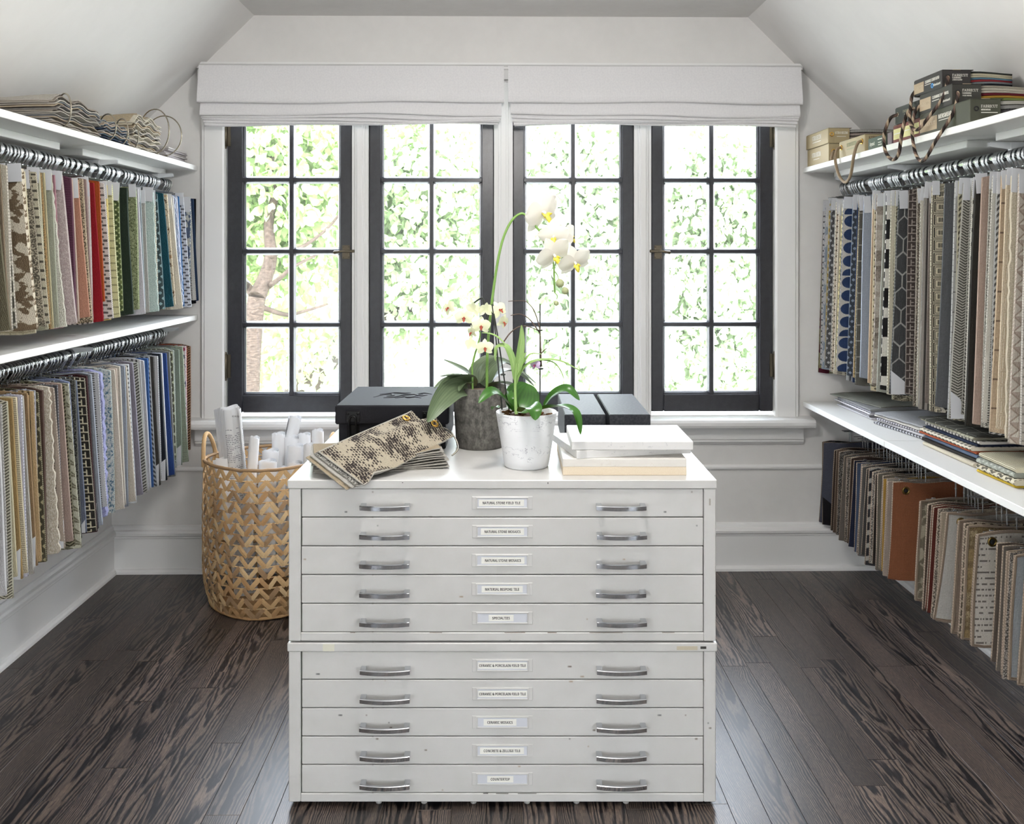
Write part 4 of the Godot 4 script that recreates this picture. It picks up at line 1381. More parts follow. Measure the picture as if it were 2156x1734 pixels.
func build_orchids() -> void:
	var stem_g := mat("orchid_stem", Color(0.42, 0.56, 0.26), 0.5)
	var dark := mat("orchid_stake", Color(0.10, 0.12, 0.09), 0.6)
	var twig := mat("orchid_twig", Color(0.33, 0.26, 0.22), 0.8)
	var white := mat("orchid_white", Color(0.94, 0.92, 0.90), 0.6)
	var cream := mat("orchid_cream", Color(0.93, 0.94, 0.80), 0.6)
	for m in [white, cream]:
		m.backlight_enabled = true
		m.backlight = Color(0.62, 0.62, 0.55)
	var yellow := mat("orchid_yellow", Color(0.86, 0.80, 0.30), 0.5)
	var rust := mat("orchid_rust", Color(0.60, 0.24, 0.16), 0.5)
	var bud := mat("orchid_bud", Color(0.62, 0.64, 0.48), 0.6)
	var moss := textured("bark_chips", blotch_image(Color(0.18, 0.11, 0.07), Color(0.52, 0.38, 0.24), 9.0, 0.8), 0.9, 0.2, Vector3.ONE * 14.0, true)
	var dusty := textured("dusty_leaf", leaf_image(Color(0.30, 0.36, 0.26), Color(0.44, 0.50, 0.38)), 0.45)
	var green := textured("glossy_leaf", leaf_image(Color(0.17, 0.34, 0.10), Color(0.26, 0.46, 0.14)), 0.28)
	green.backlight_enabled = true
	green.backlight = Color(0.30, 0.45, 0.12)
	var varieg := textured("striped_leaf", leaf_image(Color(0.40, 0.55, 0.28), Color(0.72, 0.80, 0.52)), 0.45)
	varieg.backlight_enabled = true
	varieg.backlight = Color(0.35, 0.42, 0.2)
	# grey pot with the tall white spray and the small cream spray
	var c := spot(1011, 0, 2.69)
	var t := thing("potted_orchid", "white and cream orchids in a weathered grey clay pot", "orchid", Vector3(c.x, TOP, c.z))
	var o := -Vector3(c.x, TOP, c.z)
	var clay := textured("grey_clay", blotch_image(Color(0.24, 0.235, 0.225), Color(0.50, 0.485, 0.46), 0.55, 0.14, 12.0), 0.85, 0.3, Vector3(6, 4, 6), true)
	part("pot", lathe([Vector2(0, 0), Vector2(0.064, 0), Vector2(0.067, 0.004), Vector2(0.069, 0.02), Vector2(0.075, 0.12), Vector2(0.0765, 0.168), Vector2(0.0745, 0.171), Vector2(0.072, 0.170), Vector2(0.070, 0.15), Vector2(0, 0.15)], 48), clay, t)
	part("bark_chips", lathe([Vector2(0, 0.162), Vector2(0.04, 0.158), Vector2(0.0705, 0.150)], 24), moss, t)
	var D := 2.68
	var Q := func(px: float, py: float, d: float) -> Vector3: return spot(px, py, d) + o
	for l in [[[[985, 815, 2.66], [955, 815, 2.58], [925, 845, 2.50], [900, 888, 2.46]], 0.034, Vector3(0.55, 0.4, 0.75)], [[[995, 812, 2.68], [970, 795, 2.62], [940, 800, 2.56], [915, 817, 2.52]], 0.017, Vector3.UP], [[[1000, 800, 2.68], [985, 785, 2.66], [960, 770, 2.64], [934, 757, 2.62]], 0.015, Vector3(0.3, 1, 0.4)], [[[1000, 808, 2.68], [985, 792, 2.62], [955, 790, 2.58], [926, 792, 2.55]], 0.016, Vector3.UP],
		[[[1010, 805, 2.70], [1012, 780, 2.74], [1025, 762, 2.78], [1045, 752, 2.80]], 0.036, Vector3(-0.5, 0.5, 0.7)], [[[1020, 810, 2.70], [1035, 775, 2.72], [1065, 763, 2.76], [1128, 806, 2.80]], 0.026, Vector3(0.1, 1, 0.3)], [[[1020, 812, 2.70], [1050, 785, 2.76], [1085, 782, 2.82], [1124, 812, 2.86]], 0.022, Vector3.UP], [[[1030, 815, 2.68], [1050, 805, 2.66], [1075, 810, 2.68], [1095, 830, 2.70]], 0.020, Vector3.UP], [[[1000, 812, 2.66], [985, 805, 2.62], [972, 812, 2.60], [966, 824, 2.58]], 0.012, Vector3.UP]]:
		var pts := []
		for p in l[0]: pts.append(Q.call(p[0], p[1], p[2]))
		part("leaf", leaf(pts, l[1], l[2], 0.3), dusty, t)
	var tall := []
	for p in [[1025, 818], [1026, 750], [1030, 690], [1037, 625], [1048, 550], [1060, 500], [1077, 465], [1095, 450], [1107, 453], [1120, 468], [1135, 485], [1146, 510], [1160, 530], [1166, 560], [1167, 590], [1168, 616]]: tall.append(Q.call(p[0], p[1], D - 0.02))
	stem_of(t, tall, 0.0042, 0.0026, stem_g)
	for p in [[[1168, 616], [1173, 622], [1172, 630]], [[1167, 570], [1173, 578], [1176, 588]], [[1135, 483], [1150, 481], [1165, 486]], [[1165, 545], [1178, 543], [1190, 542]], [[1150, 515], [1155, 522], [1152, 530]]]:
		var pts := []
		for q in p: pts.append(Q.call(q[0], q[1], D - 0.02))
		stem_of(t, pts, 0.0018, 0.0012, stem_g, "flower_stalk")
	for f in [[1142, 447, 2.655, Vector3(0.62, -0.22, 0.75), 0.068, 0.45], [1166, 497, 2.645, Vector3(-0.15, -0.45, 0.9), 0.046, 0.1], [1195, 500, 2.72, Vector3(0.75, 0.1, -0.4), 0.046, -0.5], [1166, 536, 2.635, Vector3(0.35, -0.5, 0.8), 0.056, 0.6], [1210, 552, 2.635, Vector3(0.3, -0.5, 0.8), 0.052, 0.4]]:
		flower(t, Q.call(f[0], f[1], f[2]), f[3], f[4], white, yellow, white, f[5])
	for q in [[1179, 596, 0.0125], [1190, 612, 0.0105], [1171, 638, 0.0075]]:
		var r: float = q[2]
		part("bud", lathe([Vector2(0, -r * 1.05), Vector2(r * 0.6, -r * 0.8), Vector2(r, -r * 0.1), Vector2(r * 0.75, r * 0.6), Vector2(r * 0.3, r), Vector2(0, r * 1.1)], 14), bud, t, Q.call(q[0], q[1], D - 0.03), Vector3(0.2, 0, 0.35))
	for p in [[[994, 770], [1000, 745], [1006, 725], [1011, 700], [1000, 690]], [[1028, 700], [1025, 660], [1018, 632], [1012, 628], [995, 640], [984, 652]], [[1018, 690], [1028, 664], [1040, 658], [1052, 656]], [[995, 820], [994, 770], [994, 770]]]:
		var pts := []
		for q in p: pts.append(Q.call(q[0], q[1], D - 0.05))
		stem_of(t, pts, 0.0030, 0.0018, stem_g if p[0][0] == 994 or p[0][0] == 995 else dark)
	for f in [[945, 648, Vector3(-0.75, 0.1, 0.55), 0.024, 0.4], [977, 668, Vector3(-0.05, -0.1, 1), 0.0275, 0.0], [997, 652, Vector3(0.4, 0.15, -0.8), 0.024, 0.2], [1013, 686, Vector3(0.05, -0.05, 1), 0.0275, -0.05], [993, 700, Vector3(-0.8, -0.2, 0.4), 0.022, 0.2], [1021, 732, Vector3(0.1, 0.0, 1), 0.0255, 0.0], [991, 725, Vector3(-0.5, -0.2, -0.7), 0.021, 0.0], [1051, 652, Vector3(0.5, 0.2, 0.75), 0.027, 0.4], [1060, 678, Vector3(0.7, -0.25, 0.6), 0.024, -0.3], [1022, 652, Vector3(-0.4, 0.2, -0.8), 0.023, 0.0]]:
		flower(t, Q.call(f[0], f[1], D - 0.06), f[2], f[3], cream, rust, rust, f[4])
	# white marbled pot
	c = spot(1108.5, 0, 2.44)
	var w := thing("potted_orchid", "leafy orchid in a white pot with fine dark veins", "orchid", Vector3(c.x, TOP, c.z))
	o = -Vector3(c.x, TOP, c.z)
	var veined := textured("veined_ceramic", marble_image(Color(0.91, 0.915, 0.925), Color(0.26, 0.26, 0.34), 0.045, 0.05, 61.0), 0.3, 0.5, Vector3.ONE * 5.0, true)
	part("pot", lathe([Vector2(0, 0), Vector2(0.053, 0), Vector2(0.0565, 0.003), Vector2(0.060, 0.022), Vector2(0.0785, 0.139), Vector2(0.0775, 0.1405), Vector2(0.0755, 0.1395), Vector2(0.072, 0.12), Vector2(0, 0.12)], 56), veined, w)
	part("bark_chips", lathe([Vector2(0, 0.133), Vector2(0.04, 0.131), Vector2(0.0745, 0.124)], 24), moss, w)
	for k in 26:
		var a := rng.randf() * TAU
		var r := sqrt(rng.randf()) * 0.066
		part("bark_chip", box(Vector3(0.012, 0.004, 0.007), 0.001), moss, w, Vector3(cos(a) * r, 0.132 + rng.randf() * 0.004, sin(a) * r), Vector3(rng.randf(), rng.randf() * 6.0, rng.randf()))
	for l in [[[[1085, 868, 2.44], [1060, 838, 2.40], [1035, 825, 2.37], [1008, 848, 2.34]], 0.021, Vector3(0.1, 1, 0.5), green], [[[1090, 862, 2.43], [1078, 842, 2.42], [1072, 825, 2.44], [1068, 812, 2.47]], 0.012, Vector3(0.4, 0.2, 0.9), green], [[[1090, 868, 2.42], [1096, 845, 2.44], [1105, 824, 2.47], [1112, 808, 2.50]], 0.045, Vector3(0.05, 0.35, 0.95), green], [[[1098, 866, 2.40], [1112, 856, 2.36], [1125, 862, 2.33], [1127, 884, 2.32]], 0.024, Vector3(0.1, 0.8, 0.6), green], [[[1122, 862, 2.42], [1150, 845, 2.40], [1175, 845, 2.38], [1210, 830, 2.38]], 0.0, Vector3.UP, green],
		[[[1145, 855, 2.44], [1165, 830, 2.42], [1195, 818, 2.40], [1220, 842, 2.39]], 0.015, Vector3(-0.3, 0.75, 0.5), green], [[[1135, 862, 2.41], [1175, 855, 2.36], [1210, 868, 2.33], [1222, 914, 2.31]], 0.020, Vector3(0.3, 0.9, 0.2), green], [[[1050, 858, 2.46], [1042, 856, 2.47], [1036, 862, 2.48]], 0.010, Vector3.UP, green]]:
		if l[1] == 0.0: continue
		var pts := []
		for p in l[0]: pts.append(spot(p[0], p[1], p[2]) + o)
		part("leaf", leaf(pts, l[1], l[2], 0.28, 0.85), l[3], w)
	var R := func(px: float, py: float, d: float) -> Vector3: return spot(px, py, d) + o
	for p in [[[1057, 862, 2.42], [1050, 780, 2.43], [1043, 700, 2.44], [1036, 640, 2.45]], [[1072, 862, 2.42], [1062, 800, 2.43], [1050, 720, 2.44], [1040, 660, 2.45]], [[1137, 858, 2.44], [1137, 750, 2.44], [1137, 640, 2.44]]]:
		var pts := []
		for q in p: pts.append(R.call(q[0], q[1], q[2]))
		stem_of(w, pts, 0.0019, 0.0016, dark, "stake")
	for p in [[[1140, 772], [1138, 720], [1136, 690], [1125, 655], [1112, 638], [1100, 633], [1070, 634]], [[1136, 700], [1115, 672], [1095, 661], [1075, 664]], [[1138, 745], [1146, 737], [1151, 733]], [[1060, 720], [1075, 700], [1095, 687], [1115, 688], [1133, 696]], [[1062, 722], [1068, 740], [1080, 755], [1110, 772]]]:
		var pts := []
		for q in p: pts.append(R.call(q[0], q[1], 2.43))
		stem_of(w, pts, 0.0018, 0.0009, twig, "twig")
	for q in [[1137, 695], [1139, 776], [1059, 788]]: part("clip", torus(0.005, 0.002, 10, 6), dark, w, R.call(q[0], q[1], 2.43))
	# the upright striped shoot
	stem_of(w, [R.call(1087, 872, 2.40), R.call(1085, 840, 2.41), R.call(1085, 800, 2.42), R.call(1088, 765, 2.42)], 0.0045, 0.003, varieg, "shoot")
	for l in [[[[1086, 800], [1093, 755], [1098, 715], [1098, 684]], 0.010, Vector3(0.2, 0.1, 1)], [[[1085, 810], [1092, 780], [1100, 755], [1107, 742]], 0.007, Vector3(-0.3, 0.3, 1)], [[[1085, 800], [1080, 760], [1065, 730], [1046, 732], [1043, 760]], 0.009, Vector3(-0.2, 1, 0.6)], [[[1088, 800], [1105, 772], [1135, 758], [1180, 760], [1224, 782]], 0.006, Vector3(0.1, 1, 0.4)], [[[1140, 757], [1165, 763], [1180, 780], [1188, 800]], 0.003, Vector3(0, 1, 0.4)], [[[1062, 722], [1045, 708], [1030, 702], [1014, 700]], 0.004, Vector3(0, 1, 0.4)], [[[1088, 790], [1105, 760], [1118, 745], [1140, 745]], 0.004, Vector3(0, 1, 0.4)]]:
		var pts := []
		for p in l[0]: pts.append(R.call(p[0], p[1], 2.42))
		part("blade", leaf(pts, l[1], l[2], 0.35, 0.8), varieg, w)
	flower(w, R.call(1127, 768, 2.42), Vector3(-0.6, 0.1, 0.7), 0.016, mat("orchid_lilac", Color(0.82, 0.74, 0.86), 0.6), mat("orchid_magenta", Color(0.55, 0.10, 0.36), 0.5), rust, 0.2)

# ---------------------------------------------------------------- shelves, rods and hanging samples
# side: aisle direction s (+1 when the aisle lies towards +x), aisle edge of the cloth, its top and height, width, rod
var rails := {
	"A": {"s": 1.0, "edge": -1.25, "top": 1.560, "h": 0.433, "w": 0.225, "rx": -1.365, "ry": 1.622, "where": "on the rail under the ring-bound swatches", "group": "samples on the upper rail under the swatches", "flare": 0.018, "sweep": 0.05},
	"B": {"s": 1.0, "edge": -1.25, "top": 0.962, "h": 0.474, "w": 0.24, "rx": -1.365, "ry": 1.010, "where": "on the low rail under the bare shelf", "group": "samples on the low rail under the bare shelf", "flare": 0.016, "sweep": 0.03},
	"C": {"s": -1.0, "edge": 1.365, "top": 1.548, "h": 0.700, "w": 0.20, "rx": 1.455, "ry": 1.610, "where": "on the rail under the sample boxes", "group": "samples on the rail under the boxes", "flare": 0.012, "sweep": 0.05},
	"D": {"s": -1.0, "edge": 1.365, "top": 0.545, "h": 0.343, "w": 0.24, "rx": 1.48, "ry": 0.655, "where": "on the low rail under the folded piles", "group": "samples on the low rail under the piles", "flare": 0.010, "sweep": 0.03}}

func hanger_mesh(neck: float, w: float) -> ArrayMesh:
	var key := "hanger%s%s" % [neck, w]
	if meshes.has(key): return meshes[key]
	var st := begin()
	var r := 0.0165
	var pts := []
	for i in 9:
		var a := lerpf(-0.5, PI * 0.92, i / 8.0)
		pts.append(Vector3(-cos(a) * r, sin(a) * r, 0))
	pts.append_array([Vector3(r * 1.0, -0.010, 0), Vector3(r * 0.55, -0.022, 0), Vector3(0.002, -0.034, 0), Vector3(0, -neck * 0.7, 0), Vector3(0, -neck, 0)])
	add_tube(st, pts, 0.0023, 6)
	add_tube(st, [Vector3(-w * 0.40, -neck - 0.004, 0), Vector3(w * 0.40, -neck - 0.004, 0)], 0.0017, 6)
	for s in [-1.0, 1.0]:
		add_box(st, Vector3(s * w * 0.30, -neck - 0.010, 0), Vector3(0.012, 0.022, 0.006), 0.001)
	add_tube(st, [Vector3(0, -neck * 0.72, -0.004), Vector3(0, -neck * 0.72 - 0.006, 0.0), Vector3(0, -neck * 0.72, 0.004)], 0.0022, 6)
	meshes[key] = done(st)
	return meshes[key]

func sample(rail: String, z: float, gap: float, look: String, kind: String, ca: String, cb: String, cc: String, flags: String) -> void:
	var R: Dictionary = rails[rail]
	var s: float = R.s
	var t := thing("fabric_sample", "%s fabric sample hanging %s" % [look, R.where], "fabric sample", Vector3(R.rx, R.top, z), 0.0, R.group)
	var chrome := mat("wire_chrome", Color(0.70, 0.71, 0.72), 0.2, 1.0)
	var neck: float = R.ry + 0.0 - R.top
	var hg := part("hanger", hanger_mesh(neck, R.w), chrome, t, Vector3(0, neck, 0), Vector3(0, rng.randf_range(-0.012, 0.012), 0))
	hg.scale.x = s
	var face := fabric(kind, ca, cb, cc)
	var edge: Material = face
	if flags.contains("e"): edge = fabric("stitch", "d6cdbf", "8d8274", "")
	if rail == "D": edge = fabric("stitch", "a8937f", "6d5c4e", "")
	var thick := minf(rng.randf_range(0.006, 0.011) if not flags.contains("k") else 0.016, gap * 0.42)
	var h: float = R.h * (1.0 + rng.randf_range(-0.025, 0.03))
	if flags.contains("l"): h *= 1.05
	if flags.contains("s"): h *= 0.9
	var xe: float = R.edge - R.rx + s * rng.randf_range(-0.006, 0.006)
	var fl: float = R.flare * rng.randf_range(0.3, 1.6)
	# neighbours swing together, so that the cloths do not pass through one another
	var sw: float = -R.sweep * clampf(0.55 + 0.9 * n2(z * 60.0 + R.top * 90.0, 5.0), 0.05, 1.3)
	if flags.contains("f"): fl = R.flare * 2.6
	if flags.contains("z"): sw += -minf(gap * 0.2, 0.012)
	if flags.contains("0"): sw = 0.0; fl = 0.0
	var ph := rng.randf() * TAU
	var amp := minf(rng.randf_range(0.002, 0.006), gap * 0.1)
	var rough := 0.0
	if kind == "boucle" or kind == "fur": rough = 0.0022 if kind == "boucle" else 0.0032
	var g := []
	var uv := []
	var uo := rng.randf()
	var rows := 16 if rough == 0.0 else 44
	var cols := 8
	var W: float = R.w
	for i in rows:
		var v := i / float(rows - 1)
		var row := []
		var ur := []
		for j in cols:
			var e := j / float(cols - 1)
			var corner := 0.005 * pow(maxf(0.0, 1.0 - e * 9.0), 2.0)
			var x := xe - s * e * W + s * fl * v * (1.0 - e * 1.6) + s * (rng.randf_range(-rough, rough) if j == 0 else 0.0)
			var y := -v * h - (0.004 * sin(e * 7.0 + ph) if i == 0 else 0.0) - corner * (1.0 if i == 0 else 0.0) + corner * (1.0 if i == rows - 1 else 0.0)
			var zz := sw * v * (1.0 - 0.55 * e) + amp * v * sin(e * 8.0 + ph) + minf(0.004, gap * 0.06) * sin(v * 5.0 + ph) * (1.0 - e) + rng.randf_range(-rough, rough) * 0.5
			row.append(Vector3(x, y, zz))
			ur.append(Vector2((e * W) / 0.12, v * h / 0.24 + uo))
		g.append(row)
		uv.append(ur)
	part("cloth", sheet(g, uv, thick * s, face, edge), null, t)
	var white := mat("tag_card", Color(0.76, 0.765, 0.78), 0.8)
	if flags.contains("t"):
		var tw := rng.randf_range(0.022, 0.040)
		var th := rng.randf_range(0.042, 0.062)
		var tl := part("paper_tag", box(Vector3(tw, th, 0.0012)), white, t, Vector3(xe - s * (tw * 0.5 - 0.003), -th * 0.5 + rng.randf_range(-0.004, 0.014), thick + 0.003), Vector3(0, s * 0.08, rng.randf_range(-0.09, 0.09)))
		tl.set_meta("label", "white paper tag")
	if flags.contains("b"):
		var st := begin()
		st.set_smooth_group(-1)
		var bx: float = xe + s * fl
		var P := [Vector3(bx - s * 0.002, -h + 0.085, thick + 0.003 + sw), Vector3(bx - s * 0.002, -h + 0.004, thick + 0.003 + sw), Vector3(bx - s * 0.060, -h + 0.004, thick + 0.004 + sw), Vector3(bx - s * 0.060, -h + 0.038, thick + 0.004 + sw)]
		quad(st, P[0], P[1], P[2], P[3])
		quad(st, P[3] - Vector3(0, 0, 0.001), P[2] - Vector3(0, 0, 0.001), P[1] - Vector3(0, 0, 0.001), P[0] - Vector3(0, 0, 0.001))
		part("paper_tag", done(st), white, t).set_meta("label", "white paper label at the lower corner")
	if flags.contains("B"):       # overlocked border round the free edges
		var pts := []
		for i in range(rows - 1, -1, -1): pts.append(g[i][0] + Vector3(-s * 0.003, 0, thick))
		for j in range(1, cols): pts.append(g[0][j] + Vector3(0, -0.003, thick))
		var bt := begin()
		add_tube(bt, pts, 0.0042, 6, true, 0.7, Vector3(0, 0, 1), 30.0)
		pts = []
		for j in cols: pts.append(g[rows - 1][j] + Vector3(0, 0.003, thick))
		add_tube(bt, pts, 0.0042, 6, true, 0.7, Vector3(0, 0, 1), 30.0)
		part("stitched_border", done(bt), edge, t)
	if flags.contains("g"):
		var p: Vector3 = g[1][1].lerp(g[2][2], 0.25) + Vector3(0, 0, thick + 0.002)
		part("grommet", torus(0.0105, 0.0034, 20, 8), mat("aged_brass", Color(0.50, 0.42, 0.24), 0.3, 1.0), t, p, Vector3(PI / 2, 0, 0))
		part("grommet_hole", lathe([Vector2(0, 0.001), Vector2(0.008, 0.001), Vector2(0.008, -0.001)], 14), mat("ink", Color.BLACK), t, p, Vector3(PI / 2, 0, 0))

func hang_rail(rail: String, rows: String) -> void:
	var R: Dictionary = rails[rail]
	var list := []
	for line in rows.strip_edges().split("\n"): list.append(line.split("|"))
	list.sort_custom(func(p, q): return float(p[0]) < float(q[0]))     # the one closest to the viewer first
	var wire := mat("wire_chrome", Color.WHITE)
	for i in list.size():
		var f = list[i]
		var z := -float(f[0]) / 1000.0
		var gap: float = (float(list[i][0]) - float(list[i - 1][0])) / 1000.0 if i > 0 else 0.03
		sample(rail, z, gap, f[1], f[2], f[3], f[4], f[5], f[6])
		# idle hangers crowd the rod between the samples
		var idle := clampi(int(gap / (0.014 if rail in ["A", "C"] else 0.03)), 0, 3) if i > 0 else 0
		for k in idle:
			var o := single("wire_hanger", bare_hanger(), wire, "bare chrome wire hanger crowded between the samples %s" % R.where, "hanger", Vector3(R.rx, R.ry, z + gap * (0.62 + 0.3 * (k + 0.5) / idle)), Vector3(0, rng.randf_range(-0.015, 0.015), 0), "bare hangers " + R.where)
			o.scale.x = R.s

func bare_hanger() -> ArrayMesh:
	if meshes.has("bare"): return meshes["bare"]
	var st := begin()
	var r := 0.0165
	var pts := []
	for i in 9:
		var a := lerpf(-0.5, PI * 0.92, i / 8.0)
		pts.append(Vector3(-cos(a) * r, sin(a) * r, 0))
	pts.append_array([Vector3(r, -0.010, 0), Vector3(r * 0.55, -0.022, 0), Vector3(0.002, -0.034, 0), Vector3(0, -0.044, 0)])
	add_tube(st, pts, 0.0023, 6)
	add_tube(st, [Vector3(-0.07, -0.046, 0), Vector3(0.07, -0.046, 0)], 0.0015, 6)
	meshes["bare"] = done(st)
	return meshes["bare"]

func free_place(rail: String, near: float) -> float:
	var zs := []
	for line in {"A": RAIL_A, "B": RAIL_B, "C": RAIL_C, "D": RAIL_D}[rail].strip_edges().split("\n"): zs.append(-float(line.split("|")[0]) / 1000.0)
	zs.sort()
	var best := near
	var cost := 9.0
	for i in zs.size() - 1:
		var g: float = zs[i + 1] - zs[i]
		var m: float = zs[i] + g * 0.72
		var k := absf(m - near) - g * 4.0
		if g > 0.024 and k < cost:
			cost = k
			best = m
	return best if near > -3.95 and absf(best - near) < 0.3 else near

func build_side_fixtures() -> void:
	var melamine := mat("white_melamine", Color(0.90, 0.90, 0.89), 0.38)
	var metal := mat("white_metal", Color(0.84, 0.85, 0.86), 0.4)
	var chrome := mat("rod_chrome", Color(0.74, 0.75, 0.76), 0.16, 1.0)
	var zs := -3.972
	var ze := -1.75
	var sets := [["L", 1.697, -3.03, "under the ring-bound swatches", true], ["L", 1.077, -3.03, "above the low rail of samples", true], ["R", 1.691, -2.70, "carrying the sample boxes", true], ["R", 0.711, -3.135, "carrying the folded fabric piles", true]]
	for q in sets:
		var left: bool = q[0] == "L"
		var xa: float = WX0 + 0.002 if left else 1.287
		var xb: float = -1.245 if left else WX1 - 0.002
		var seam: float = q[2]
		var s := 1.0 if left else -1.0
		var k := 0
		for zz in [[zs, seam - 0.0006], [seam + 0.0006, ze]]:
			var sh := thing("shelf_board", "white shelf board %s, %s" % [q[3], ["ending at the window casing", "running on towards the viewer"][k]], "shelf", Vector3((xa + xb) * 0.5, q[1], (zz[0] + zz[1]) * 0.5))
			var hx := (xb - xa) * 0.5
			var hz: float = (zz[1] - zz[0]) * 0.5
			slab(sh, "board", Vector3(-hx, -0.021, -hz), Vector3(hx, 0, hz), melamine, 0.0015)
			if q[1] > 1.5:
				var inx: float = -s * (hx - 0.02)
				var outx: float = s * (hx - 0.11)
				slab(sh, "stiffener", Vector3(minf(inx, outx), -0.043, -hz + 0.06), Vector3(maxf(inx, outx), -0.021, hz - 0.10), melamine, 0.0015)
			k += 1
		# brackets on a rail along the wall
		var wx: float = WX0 if left else WX1
		var br_z := [-3.90, -3.32, -2.62, -2.0] if q[1] > 1.5 else [-3.88, -3.12, -2.3]
		for bz in br_z:
			# a bracket stands where the samples leave room
			var key: String = {"L1.697": "A", "L1.077": "B", "R1.691": "C", "R0.711": "D"}[q[0] + str(q[1])]
			var z := free_place(key, bz)
			var b := thing("shelf_bracket", "white bracket under the shelf %s, %s" % [q[3], ["first by the window", "second from the window", "third from the window", "fourth from the window"][br_z.find(bz)]], "bracket", Vector3(wx, q[1] - 0.045, z))
			var st := begin()
			st.set_smooth_group(-1)
			var R: Dictionary = rails[key]
			var far: float = R.rx - wx
			for e in [-0.006, 0.006]:
				quad(st, Vector3(0, 0.0, e), Vector3(far + s * 0.07, 0.0, e), Vector3(far + s * 0.07, -0.012, e), Vector3(0, -0.05, e))
			quad(st, Vector3(0, -0.05, -0.006), Vector3(far + s * 0.07, -0.012, -0.006), Vector3(far + s * 0.07, -0.012, 0.006), Vector3(0, -0.05, 0.006))
			quad(st, Vector3(0, 0, -0.006), Vector3(far + s * 0.07, 0, -0.006), Vector3(far + s * 0.07, 0, 0.006), Vector3(0, 0, 0.006))
			part("arm", done(st), metal, b)
			var drop: float = R.ry - (q[1] - 0.045)
			slab(b, "rod_holder", Vector3(far - 0.012, drop - 0.016, -0.007), Vector3(far + 0.012, 0.0, 0.007), metal, 0.002)
			part("wall_plate", box(Vector3(0.012, 0.06, 0.03), 0.002), metal, b, Vector3(s * 0.006, -0.031, 0))
	for r in rails:
		var R: Dictionary = rails[r]
		single("hanging_rod", tube([Vector3(0, 0, zs + 0.03), Vector3(0, 0, ze)], 0.0135, 20), chrome, "chrome hanging rod %s" % {"A": "under the ring-bound swatches", "B": "under the bare shelf", "C": "under the sample boxes", "D": "under the folded piles"}[r], "rod", Vector3(R.rx, R.ry, 0))

# ---------------------------------------------------------------- stacks on the shelves
func cloth_stack(t: Node3D, n: int, w: float, l: float, th: float, cols: Array, wav: float, s: float, fan := 0.0) -> void:
	# sheets lie with their wavy ends towards the aisle (x = 0) and reach inward
	for k in n:
		var g := []
		var uv := []
		var ph := rng.randf() * 0.6 + k * 0.15
		var off := rng.randf_range(-0.012, 0.012)
		var oz := rng.randf_range(-0.01, 0.01)
		for i in 7:
			var row := []
			var ur := []
			for j in 13:
				var e := i / 6.0
				var f := j / 12.0 - 0.5
				var y := 0.001 + k * th * (1.0 - fan * e) + wav * (0.5 + 0.5 * sin(f * 15.0 + ph)) * smoothstep(0.9, 0.0, e) * (0.3 + 0.7 * k / n)
				y -= th * 0.5 * k * pow(absf(f) * 2.0, 4.0) * 0.35
				row.append(Vector3(-s * e * w + off, y, f * l + oz))
				ur.append(Vector2(f * l / 0.12, e * w / 0.24))
			g.append(row)
			uv.append(ur)
		var m: Material = cols[k % cols.size()]
		part("swatch", sheet(g, uv, th * 0.62 * -s, m, m), null, t)

func build_swatch_stacks() -> void:
	var wire := mat("ring_steel", Color(0.66, 0.63, 0.57), 0.22, 1.0)
	var pal := func(list: Array) -> Array:
		var out := []
		for c in list: out.append(fabric("heather", c))
		return out
	var y := 1.697
	var A := thing("ringed_swatches", "tall sagging stack of grey and taupe swatches bound by a ring", "swatch stack", Vector3(-1.262, y, -2.87), 0.0, "ringed swatch stacks")
	cloth_stack(A, 17, 0.26, 0.30, 0.0052, pal.call(["b9b2a8", "a49a8e", "c6c0b6", "8f8a86", "b5a48c", "7d8288", "cfc9c0"]), 0.014, 1.0)
	var B := thing("ringed_swatches", "low blue and grey stack of swatches bound by two small rings", "swatch stack", Vector3(-1.268, y, -3.17), 0.0, "ringed swatch stacks")
	cloth_stack(B, 13, 0.22, 0.21, 0.0048, pal.call(["8f979f", "3f4f68", "b8aca0", "5d7284", "cdb9a4", "d9d4ca"]), 0.012, 1.0, 0.3)
	var C := thing("ringed_swatches", "tall tilted stack of cream and beige swatches bound by large rings", "swatch stack", Vector3(-1.272, y, -3.46), 0.0, "ringed swatch stacks")
	cloth_stack(C, 22, 0.24, 0.27, 0.0054, pal.call(["e4d9bf", "d9d2c2", "efe7d2", "c6b394", "8f8c88", "ece6da"]), 0.018, 1.0)
	var rings := [[A, 0.010, 0.052, 0.10, 0.047, 0.75], [B, 0.010, 0.044, -0.035, 0.043, 0.7], [B, 0.008, 0.044, 0.075, 0.043, 0.55], [C, 0.006, 0.045, 0.13, 0.043, 0.8], [C, 0.004, 0.086, -0.075, 0.083, 0.55], [C, 0.012, 0.080, -0.155, 0.076, 0.25]]
	for r in rings:
		var o := part("ring", torus(r[4], 0.0023, 36, 8), wire, r[0], Vector3(r[1], r[2], r[3]), Vector3(PI / 2, 0, 0))
		o.basis = Basis(Vector3.UP, -r[5]) * Basis(Vector3(1, 0, 0), PI / 2)
	for k in 7:
		folded("folded_cloth", "plain white folded cloth in the thin pile against the window casing", "folded cloth", Vector3(-1.285 + rng.randf_range(-0.008, 0.008), y + 0.0005 + k * 0.0075, -3.845), 0.24, 0.235, 0.0068, fabric("heather", ["e6e2e0", "dcd6d6", "d2cccf"][k % 3]), 1.0, "white cloths by the casing", rng.randf_range(-0.05, 0.05))

